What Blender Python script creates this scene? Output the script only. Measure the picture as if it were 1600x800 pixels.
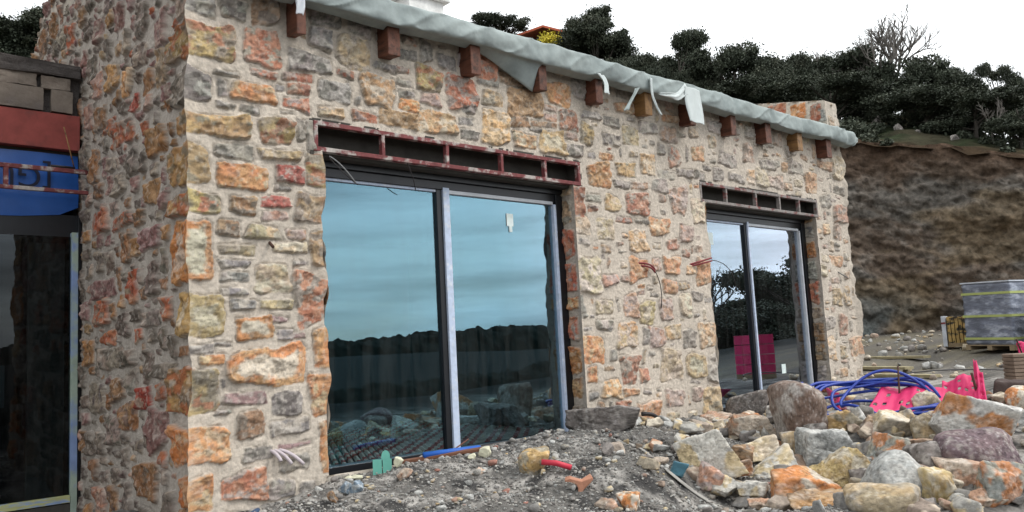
import bpy, bmesh, math, random
import numpy as np
from mathutils import Vector, Matrix
for o in list(bpy.data.objects): bpy.data.objects.remove(o)
scene = bpy.context.scene
C = scene.collection
# ---------- camera ----------
cam_d = bpy.data.cameras.new('camera'); cam = bpy.data.objects.new('camera', cam_d); C.objects.link(cam)
scene.camera = cam
yaw, pitch, roll = 0.73531511, 0.11089856, -0.05316818
cam_d.sensor_width = 36; cam_d.lens = 36*0.805596; cam_d.clip_start = .05; cam_d.clip_end = 4000
fw = Vector((math.sin(yaw)*math.cos(pitch), math.cos(yaw)*math.cos(pitch), math.sin(pitch)))
rt = Vector((math.cos(yaw), -math.sin(yaw), 0)); up = rt.cross(fw)
r2 = rt*math.cos(roll)+up*math.sin(roll); u2 = -rt*math.sin(roll)+up*math.cos(roll)
M = Matrix((r2, u2, -fw)).transposed().to_4x4(); M.translation = Vector((-2.26892, -6.0, 0.92799))
cam.matrix_world = M
# ---------- sky and sun ----------
SUN_EL, SUN_AZ = math.radians(46), math.radians(142)      # azimuth clockwise from +Y
w = bpy.data.worlds.new('World'); scene.world = w; w.use_nodes = True
nt = w.node_tree; nt.nodes.clear()
def N(t, **k):
    n = nt.nodes.new(t)
    for a, b in k.items(): setattr(n, a, b)
    return n
sky = N('ShaderNodeTexSky', sky_type='NISHITA'); sky.sun_disc = False
sky.sun_elevation = SUN_EL; sky.sun_rotation = SUN_AZ; sky.dust_density = 2.5
tc = N('ShaderNodeTexCoord'); sx = N('ShaderNodeSeparateXYZ'); nt.links.new(tc.outputs['Generated'], sx.inputs[0])
mp = N('ShaderNodeMapping'); mp.inputs['Scale'].default_value = (1.3, 1.3, 7.0); nt.links.new(tc.outputs['Generated'], mp.inputs[0])
nz = N('ShaderNodeTexNoise'); nz.inputs['Scale'].default_value = 1.6; nz.inputs['Detail'].default_value = 7; nz.inputs['Roughness'].default_value = .55
nt.links.new(mp.outputs[0], nz.inputs['Vector'])
def mth(op, a, b=None, clamp=False):
    n = N('ShaderNodeMath', operation=op); n.use_clamp = clamp
    for i, v in enumerate((a, b)):
        if v is None: continue
        if hasattr(v, 'default_value') or hasattr(v, 'links'): nt.links.new(v, n.inputs[i])
        else: n.inputs[i].default_value = v
    return n.outputs[0]
cover = mth('ADD', mth('MULTIPLY', nz.outputs['Fac'], 2.6), mth('MULTIPLY', sx.outputs['Y'], 1.1))
cover = mth('ADD', cover, 0.22, True)
cm = N('ShaderNodeMix', data_type='RGBA'); nt.links.new(cover, cm.inputs['Factor'])
nt.links.new(sky.outputs[0], cm.inputs['A']); cm.inputs['B'].default_value = (13.5, 14.0, 14.3, 1)
# cloud brighter on the sun's side
dt = N('ShaderNodeVectorMath', operation='DOT_PRODUCT'); nt.links.new(tc.outputs['Generated'], dt.inputs[0]); dt.inputs[1].default_value = (math.sin(SUN_AZ)*math.cos(SUN_EL), math.cos(SUN_AZ)*math.cos(SUN_EL), math.sin(SUN_EL))
gl = mth('ADD', mth('MULTIPLY', mth('MAXIMUM', dt.outputs['Value'], 0.0), .75), .85)
mp2 = N('ShaderNodeMapping'); mp2.inputs['Scale'].default_value = (1.1, 1.1, 11.0); mp2.inputs['Location'].default_value = (3.3, 1.2, .4); nt.links.new(tc.outputs['Generated'], mp2.inputs[0])
nz2 = N('ShaderNodeTexNoise'); nz2.inputs['Scale'].default_value = 1.7; nz2.inputs['Detail'].default_value = 8; nz2.inputs['Roughness'].default_value = .6; nt.links.new(mp2.outputs[0], nz2.inputs['Vector'])
mr2 = N('ShaderNodeMapRange'); mr2.inputs['From Min'].default_value = .36; mr2.inputs['From Max'].default_value = .62; mr2.inputs['To Min'].default_value = .62; mr2.inputs['To Max'].default_value = 1.12; nt.links.new(nz2.outputs['Fac'], mr2.inputs['Value'])
gl = mth('MULTIPLY', gl, mr2.outputs[0])
vm = N('ShaderNodeVectorMath', operation='SCALE'); nt.links.new(cm.outputs['Result'], vm.inputs[0]); nt.links.new(gl, vm.inputs['Scale'])
bg = N('ShaderNodeBackground'); bg.inputs['Strength'].default_value = 0.12
nt.links.new(vm.outputs[0], bg.inputs['Color'])
wo = N('ShaderNodeOutputWorld'); nt.links.new(bg.outputs[0], wo.inputs['Surface'])
sd = bpy.data.lights.new('sun', 'SUN'); sd.energy = 1.5; sd.angle = math.radians(14); sd.color = (1, .96, .9)
so = bpy.data.objects.new('sun', sd); C.objects.link(so)
sv = Vector((math.sin(SUN_AZ)*math.cos(SUN_EL), math.cos(SUN_AZ)*math.cos(SUN_EL), math.sin(SUN_EL)))
so.rotation_euler = sv.to_track_quat('Z', 'Y').to_euler(); so.location = (0, -20, 30)
scene.view_settings.view_transform = 'Standard'; scene.view_settings.look = 'None'
scene.view_settings.exposure = 0.0; scene.view_settings.gamma = 1.0; scene.view_settings.use_curve_mapping = False
scene.cycles.max_bounces = 6; scene.cycles.transparent_max_bounces = 12
scene.cycles.use_denoising = True

# ---------- noise helpers ----------
_T = np.random.default_rng(5).random((64, 64, 64)).astype(np.float32)
def vn3(x, y, z):
    x = np.asarray(x, np.float32); y = np.asarray(y, np.float32); z = np.asarray(z, np.float32)
    xi, yi, zi = np.floor(x).astype(int), np.floor(y).astype(int), np.floor(z).astype(int)
    fx, fy, fz = x-xi, y-yi, z-zi
    fx, fy, fz = [t*t*(3-2*t) for t in (fx, fy, fz)]
    r = 0
    for a in (0, 1):
        wx = fx if a else 1-fx
        for b in (0, 1):
            wy = fy if b else 1-fy
            for c in (0, 1):
                wz = fz if c else 1-fz
                r = r+wx*wy*wz*_T[(xi+a) & 63, (yi+b) & 63, (zi+c) & 63]
    return r
def fbm(x, y, z=0., o=3):
    r = 0; a = .5; s = 0
    x = np.asarray(x, float); y = np.asarray(y, float); z = np.asarray(z, float)+0*x
    for i in range(o):
        r = r+a*vn3(x, y, z); s += a; a *= .5; x = x*2.03+11.3; y = y*2.03+5.7; z = z*2.03+3.1
    return r/s
# ---------- object helpers ----------
def link(name, me, mat=None, parent=None):
    o = bpy.data.objects.new(name, me); C.objects.link(o)
    if mat: me.materials.append(mat)
    if parent: o.parent = parent
    return o
def npmesh(name, V, F, cols=None, smooth=True):
    V = np.asarray(V, np.float32); F = np.asarray(F, np.int32); n = F.shape[1]
    me = bpy.data.meshes.new(name)
    me.vertices.add(len(V)); me.vertices.foreach_set('co', V.ravel())
    me.loops.add(F.size); me.loops.foreach_set('vertex_index', F.ravel())
    me.polygons.add(len(F)); me.polygons.foreach_set('loop_start', np.arange(len(F), dtype=np.int32)*n)
    me.polygons.foreach_set('use_smooth', np.full(len(F), smooth))
    if cols is not None:
        at = me.color_attributes.new('Col', 'FLOAT_COLOR', 'POINT'); at.data.foreach_set('color', np.asarray(cols, np.float32).ravel())
    me.update(calc_edges=True); return me
def tag(o, label, cat, group=None):
    o['label'] = label; o['category'] = cat
    if group: o['group'] = group
    return o
def empty(name, loc=(0,0,0), rz=0):
    o = bpy.data.objects.new(name, None); C.objects.link(o); o.location = loc; o.rotation_euler[2] = rz
    o.empty_display_size = .2; return o
def kind(o, k): o['kind'] = k; return o
class MB:
    def __init__(s): s.v = []; s.f = []
    def add(s, v, f):
        b = len(s.v); s.v += [tuple(p) for p in v]; s.f += [tuple(i+b for i in q) for q in f]; return s
    def box(s, x0, x1, y0, y1, z0, z1, M=None):
        v = [(x, y, z) for x in (x0, x1) for y in (y0, y1) for z in (z0, z1)]
        if M: v = [tuple(M @ Vector(p)) for p in v]
        return s.add(v, [(0,1,3,2),(4,6,7,5),(0,4,5,1),(2,3,7,6),(0,2,6,4),(1,5,7,3)])
    def tube(s, pts, r, n=8, cap=True):
        pts = [Vector(p) for p in pts]; rs = r if isinstance(r, (list, tuple)) else [r]*len(pts)
        b = len(s.v); a = None
        for i, p in enumerate(pts):
            t = (pts[min(i+1, len(pts)-1)]-pts[max(i-1, 0)]).normalized()
            if a is None: a = t.orthogonal().normalized()
            a = (a-t*a.dot(t)).normalized(); c = t.cross(a)
            for k in range(n):
                g = 2*math.pi*k/n; s.v.append(tuple(p+(a*math.cos(g)+c*math.sin(g))*rs[i]))
        for i in range(len(pts)-1):
            for k in range(n):
                s.f.append((b+i*n+k, b+i*n+(k+1) % n, b+(i+1)*n+(k+1) % n, b+(i+1)*n+k))
        if cap:
            s.f.append(tuple(b+k for k in range(n))[::-1]); e = b+(len(pts)-1)*n; s.f.append(tuple(e+k for k in range(n)))
        return s
    def build(s, name, mat, parent=None, smooth=False, bevel=0):
        me = bpy.data.meshes.new(name); me.from_pydata(s.v, [], s.f); me.update()
        if smooth:
            for p in me.polygons: p.use_smooth = True
        o = link(name, me, mat, parent)
        if bevel:
            m = o.modifiers.new('bevel', 'BEVEL'); m.width = bevel; m.segments = 2; m.limit_method = 'ANGLE'
        return o
# ---------- materials ----------
def mat(name, base=(.5,.5,.5), rough=.8, metal=0., var=.25, vscale=6., col2=None, c2t=(.45,.6), c2s=3., bump=.3, bscale=60., bdist=.01, attr=False, spec=.3, coords='Object', stretch=(1,1,1)):
    m = bpy.data.materials.new(name); m.use_nodes = True; t = m.node_tree; p = t.nodes['Principled BSDF']; L = t.links
    p.inputs['Roughness'].default_value = rough; p.inputs['Metallic'].default_value = metal; p.inputs['Specular IOR Level'].default_value = spec
    tc = t.nodes.new('ShaderNodeTexCoord'); mp = t.nodes.new('ShaderNodeMapping'); L.new(tc.outputs[coords], mp.inputs[0]); mp.inputs['Scale'].default_value = stretch
    def noise(s, d=6, r=.6):
        n = t.nodes.new('ShaderNodeTexNoise'); n.inputs['Scale'].default_value = s; n.inputs['Detail'].default_value = d; n.inputs['Roughness'].default_value = r; L.new(mp.outputs[0], n.inputs['Vector']); return n
    if attr:
        a = t.nodes.new('ShaderNodeAttribute'); a.attribute_name = 'Col'; cur = a.outputs['Color']
    else:
        a = t.nodes.new('ShaderNodeRGB'); a.outputs[0].default_value = (*base, 1); cur = a.outputs[0]
    if col2:
        n = noise(c2s); mr = t.nodes.new('ShaderNodeMapRange'); mr.inputs['From Min'].default_value = c2t[0]; mr.inputs['From Max'].default_value = c2t[1]; L.new(n.outputs['Fac'], mr.inputs['Value'])
        mx = t.nodes.new('ShaderNodeMix'); mx.data_type = 'RGBA'; L.new(mr.outputs[0], mx.inputs['Factor']); L.new(cur, mx.inputs['A']); mx.inputs['B'].default_value = (*col2, 1); cur = mx.outputs['Result']
    if var:
        n = noise(vscale, 8, .65); mr = t.nodes.new('ShaderNodeMapRange'); mr.inputs['From Min'].default_value = .3; mr.inputs['From Max'].default_value = .7
        mr.inputs['To Min'].default_value = 1-var; mr.inputs['To Max'].default_value = 1+var; L.new(n.outputs['Fac'], mr.inputs['Value'])
        mx = t.nodes.new('ShaderNodeVectorMath'); mx.operation = 'SCALE'; L.new(cur, mx.inputs[0]); L.new(mr.outputs[0], mx.inputs['Scale']); cur = mx.outputs[0]
    L.new(cur, p.inputs['Base Color'])
    if bump:
        n = noise(bscale, 8, .7); b = t.nodes.new('ShaderNodeBump'); b.inputs['Strength'].default_value = bump; b.inputs['Distance'].default_value = bdist
        L.new(n.outputs['Fac'], b.inputs['Height']); L.new(b.outputs[0], p.inputs['Normal'])
    return m
M_STONE = mat('stonework', attr=True, var=.22, vscale=28, bump=.6, bscale=38, bdist=.02, rough=.9, spec=.2)
M_ROCK = mat('rock', attr=True, var=.25, vscale=30, bump=.9, bscale=28, bdist=.02, rough=.85, spec=.25)
M_SOIL = mat('gravelly_soil', attr=True, var=.35, vscale=22, bump=1., bscale=60, bdist=.02, rough=.95, spec=.1)
M_BLACK = mat('black_aluminium', (.012,.013,.016), .35, .3, var=.2, bump=.05, spec=.5)
M_FILM = mat('pale_blue_protective_film', (.46,.53,.66), .4, 0, var=.15, vscale=20, col2=(.6,.62,.66), c2t=(.55,.7), c2s=14, bump=.1, bscale=20)
M_WHITEF = mat('white_film_strip', (.55,.57,.6), .45, 0, var=.15, bump=.1)
M_PRIMER = mat('red_primer_with_plaster', (.17,.048,.048), .75, 0, var=.35, vscale=18, col2=(.40,.36,.33), c2t=(.50,.60), c2s=7, bump=.3, bscale=50)
M_PRIMER2 = mat('greyed_primer_with_plaster', (.24,.215,.20), .75, 0, var=.35, vscale=18, col2=(.17,.055,.05), c2t=(.52,.60), c2s=6, bump=.3, bscale=50)
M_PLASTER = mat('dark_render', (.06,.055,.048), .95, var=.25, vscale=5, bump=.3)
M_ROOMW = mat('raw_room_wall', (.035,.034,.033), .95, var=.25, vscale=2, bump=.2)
M_WOOD = mat('reddish_rafter_wood', (.13,.05,.03), .6, var=.35, vscale=7, col2=(.045,.02,.012), c2t=(.48,.66), c2s=5, bump=.4, bscale=30, stretch=(3,.5,3))
M_WOOD2 = mat('golden_rafter_wood', (.24,.13,.05), .6, var=.3, vscale=7, col2=(.09,.04,.02), c2t=(.5,.7), c2s=5, bump=.4, bscale=30, stretch=(3,.5,3))
M_CLOTH = mat('grey_green_geotextile', (.31,.35,.34), .92, var=.2, vscale=5, col2=(.235,.27,.265), c2t=(.45,.65), c2s=1.7, bump=.25, bscale=140, bdist=.004)
M_ROOF = mat('roof_slab', (.3,.28,.26), .9)
def glass(name, tint, tint2, refl0, refl1, trans):
    m = bpy.data.materials.new(name); m.use_nodes = True; t = m.node_tree; L = t.links; t.nodes.clear()
    out = t.nodes.new('ShaderNodeOutputMaterial'); tr = t.nodes.new('ShaderNodeBsdfTransparent'); tr.inputs[0].default_value = (*trans, 1)
    gl = t.nodes.new('ShaderNodeBsdfGlossy'); gl.inputs['Roughness'].default_value = .0
    lw = t.nodes.new('ShaderNodeLayerWeight'); lw.inputs['Blend'].default_value = .5
    mr = t.nodes.new('ShaderNodeMapRange'); mr.inputs['From Min'].default_value = .25; mr.inputs['From Max'].default_value = .62
    L.new(lw.outputs['Facing'], mr.inputs['Value'])
    mc = t.nodes.new('ShaderNodeMix'); mc.data_type = 'RGBA'; mc.inputs['A'].default_value = (*tint, 1); mc.inputs['B'].default_value = (*tint2, 1); L.new(mr.outputs[0], mc.inputs['Factor'])
    L.new(mc.outputs['Result'], gl.inputs['Color'])
    m2 = t.nodes.new('ShaderNodeMapRange'); m2.inputs['To Min'].default_value = refl0; m2.inputs['To Max'].default_value = refl1; L.new(mr.outputs[0], m2.inputs['Value'])
    nz = t.nodes.new('ShaderNodeTexNoise'); nz.inputs['Scale'].default_value = .8; tcn = t.nodes.new('ShaderNodeTexCoord'); L.new(tcn.outputs['Object'], nz.inputs['Vector'])
    bp = t.nodes.new('ShaderNodeBump'); bp.inputs['Strength'].default_value = .03; bp.inputs['Distance'].default_value = .02; L.new(nz.outputs['Fac'], bp.inputs['Height']); L.new(bp.outputs[0], gl.inputs['Normal'])
    mx = t.nodes.new('ShaderNodeMixShader'); L.new(m2.outputs[0], mx.inputs['Fac']); L.new(tr.outputs[0], mx.inputs[1]); L.new(gl.outputs[0], mx.inputs[2])
    # site dust and run marks on the pane
    mpd = t.nodes.new('ShaderNodeMapping'); mpd.inputs['Scale'].default_value = (9, 9, .7); L.new(tcn.outputs['Object'], mpd.inputs[0])
    nd = t.nodes.new('ShaderNodeTexNoise'); nd.inputs['Scale'].default_value = 1.; nd.inputs['Detail'].default_value = 8; nd.inputs['Roughness'].default_value = .75; L.new(mpd.outputs[0], nd.inputs['Vector'])
    md = t.nodes.new('ShaderNodeMapRange'); md.inputs['From Min'].default_value = .42; md.inputs['From Max'].default_value = .75; md.inputs['To Max'].default_value = .03; L.new(nd.outputs['Fac'], md.inputs['Value'])
    df = t.nodes.new('ShaderNodeBsdfDiffuse'); df.inputs[0].default_value = (.5,.49,.46,1); m3 = t.nodes.new('ShaderNodeMixShader'); L.new(md.outputs[0], m3.inputs['Fac']); L.new(mx.outputs[0], m3.inputs[1]); L.new(df.outputs[0], m3.inputs[2]); L.new(m3.outputs[0], out.inputs['Surface'])
    return m
M_GLASS = glass('solar_control_glass', (.40,.68,.84), (.90,.87,1.0), .20, .42, (.80,.86,.85))
M_GLASS2 = glass('dark_door_glass', (.5,.55,.6), (.5,.55,.6), .05, .14, (.35,.38,.38))
# ---------- palettes: main colour, second colour, accent colour, accent share ----------
PAL = {
 'o': ((.54,.215,.08),(.50,.27,.12),(.56,.40,.25),.2), 'r': ((.40,.13,.075),(.46,.23,.14),(.33,.27,.23),.25),
 'R': ((.32,.065,.05),(.36,.13,.10),(.42,.33,.28),.2), 'O': ((.58,.33,.15),(.54,.40,.25),(.6,.5,.38),.3),
 'y': ((.48,.32,.14),(.40,.27,.14),(.30,.26,.19),.3), 'Y': ((.50,.38,.18),(.45,.32,.15),(.55,.48,.36),.4),
 'c': ((.56,.45,.29),(.52,.43,.32),(.62,.55,.44),.3), 'k': ((.37,.30,.20),(.33,.29,.24),(.46,.34,.2),.3),
 'b': ((.30,.17,.09),(.34,.23,.14),(.20,.16,.13),.3), 'B': ((.38,.22,.10),(.33,.21,.12),(.45,.3,.17),.3),
 'g': ((.31,.29,.26),(.38,.34,.30),(.20,.19,.18),.3), 'd': ((.15,.14,.13),(.24,.22,.20),(.34,.31,.28),.25),
 'v': ((.31,.20,.20),(.22,.13,.13),(.36,.29,.28),.3), 'p': ((.44,.31,.26),(.39,.31,.28),(.45,.25,.17),.3),
 'm': ((.44,.32,.14),(.22,.19,.16),(.40,.17,.09),.3), 'w': ((.54,.22,.08),(.50,.29,.14),(.56,.49,.40),.45),
 's': ((.13,.115,.105),(.19,.165,.15),(.27,.24,.22),.2), 'S': ((.17,.115,.09),(.23,.17,.14),(.38,.34,.31),.2),
 'l': ((.58,.55,.49),(.48,.46,.42),(.55,.44,.27),.3), 'x': ((.48,.21,.09),(.34,.23,.16),(.52,.43,.34),.4),
 'G': ((.40,.40,.38),(.33,.33,.315),(.52,.51,.48),.3), 'W': ((.60,.58,.54),(.50,.48,.45),(.48,.22,.09),.45),
 'V': ((.15,.105,.115),(.18,.125,.13),(.22,.16,.16),.2), 'M': ((.28,.29,.27),(.35,.33,.27),(.50,.22,.10),.42),
 'u': ((.20,.26,.32),(.27,.32,.36),(.35,.37,.38),.3), 'P': ((.50,.30,.20),(.45,.35,.27),(.55,.45,.36),.35),
}
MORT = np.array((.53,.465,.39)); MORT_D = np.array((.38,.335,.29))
# ---------- terrain functions ----------
CL = np.array([(-60,24),(-5,17),(8,16),(16,14.5),(22,11),(25.5,6),(27.5,1),(31,-2),(38,-4),(75,-9)], float)
def cliff_dist(x, y):
    x = np.asarray(x, float); y = np.asarray(y, float)
    best = np.full(x.shape, 1e9); sg = np.ones(x.shape); yy = np.zeros(x.shape)
    for i in range(len(CL)-1):
        a, b = CL[i], CL[i+1]; d = b-a; L2 = d@d
        t = np.clip(((x-a[0])*d[0]+(y-a[1])*d[1])/L2, 0, 1)
        px, py = a[0]+t*d[0], a[1]+t*d[1]
        q = np.hypot(x-px, y-py); s = d[0]*(y-py)-d[1]*(x-px)
        m = q < best; best = np.where(m, q, best); sg = np.where(m, np.sign(s), sg); yy = np.where(m, py, yy)
    return best*sg, yy
def sstep(a, b, x):
    t = np.clip((x-a)/(b-a), 0, 1); return t*t*(3-2*t)
def hill(x, y):
    d, yy = cliff_dist(x, y)
    az = np.degrees(np.arctan2(np.asarray(x)+2.27, np.asarray(y)+6.0))
    s = 0.05+0.45*sstep(57, 46, az)-0.2*sstep(40, 25, az)
    top = 5.5+0.27*np.clip(yy, 0, 10)
    dd = np.clip(d, 0, 200)
    far = 60.0
    h = top+0.32*np.minimum(dd, 10)+s*np.clip(dd-10, 0, 26)-0.12*np.clip(dd-36, 0, far)
    return h
CP = np.array([(-3,-6.5,-.62),(-3,-3,-.55),(-1,-1,-.4),(-1.5,2.5,-.5),(0,-.4,-.3),(0,-2,-.4),(.5,-.25,-.13),(1.1,-.3,-.04),(1.7,-.5,.02),(2.5,-.6,.05),
 (3.2,-.7,.09),(3.8,-.8,.10),(4.3,-.9,.03),(4.6,-.5,.05),(5,-1.2,-.12),(5,-.3,.0),(5.8,-.5,.0),(6.5,-.6,-.03),(8,-.6,-.03),(10.3,-.4,.0),(1.5,-1.6,-.1),(2.6,-1.5,.03),(3.4,-1.5,-.06),
 (.8,-2.2,-.33),(2,-2.5,-.22),(3,-2.5,-.33),(4.2,-2.2,-.27),(2.4,-3.6,-.22),(3,-4.6,-.3),(4.5,-3,-.1),(6,-2,.02),(8,-1.6,.05),(6,-3.4,-.02),(8,-3,.08),(10.5,-2,.08),(5,-5,-.15),(8,-6,-.1),(0,-5,-.55),(1.5,-6,-.5),(12,1,.02),(11,3,.0)], float)
def ground(x, y):
    x = np.asarray(x, float); y = np.asarray(y, float)
    num = 0; den = 0
    for cx, cy, cz in CP:
        w = 1.0/((x-cx)**2+(y-cy)**2+.06)**2
        num = num+w*cz; den = den+w
    near = num/den
    far = -.02+.055*np.clip(x-11, 0, 14)-.45*sstep(0,-6,x)-.10*np.clip(-y-9, 0, 110)
    r = np.hypot(x, y)
    az = np.arctan2(x, -y)
    ridge = (27+6*np.sin(az*5+1)+3*np.sin(az*13)+1.5*np.sin(az*31))*sstep(-110, -380, y)
    far = far+ridge*.45
    k = sstep(9.5, 15, np.hypot(x-3.5, (y+2)*1.2))
    h = near*(1-k)+far*k
    inside = sstep(0, .12, x)*sstep(10.3, 10.2, x)*sstep(.02, .14, y)*sstep(9, 8.5, y)
    h = h*(1-inside)-.45*inside
    d, _ = cliff_dist(x, y)
    return np.where(d > 1.5, np.minimum(h, .3), h)
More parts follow.
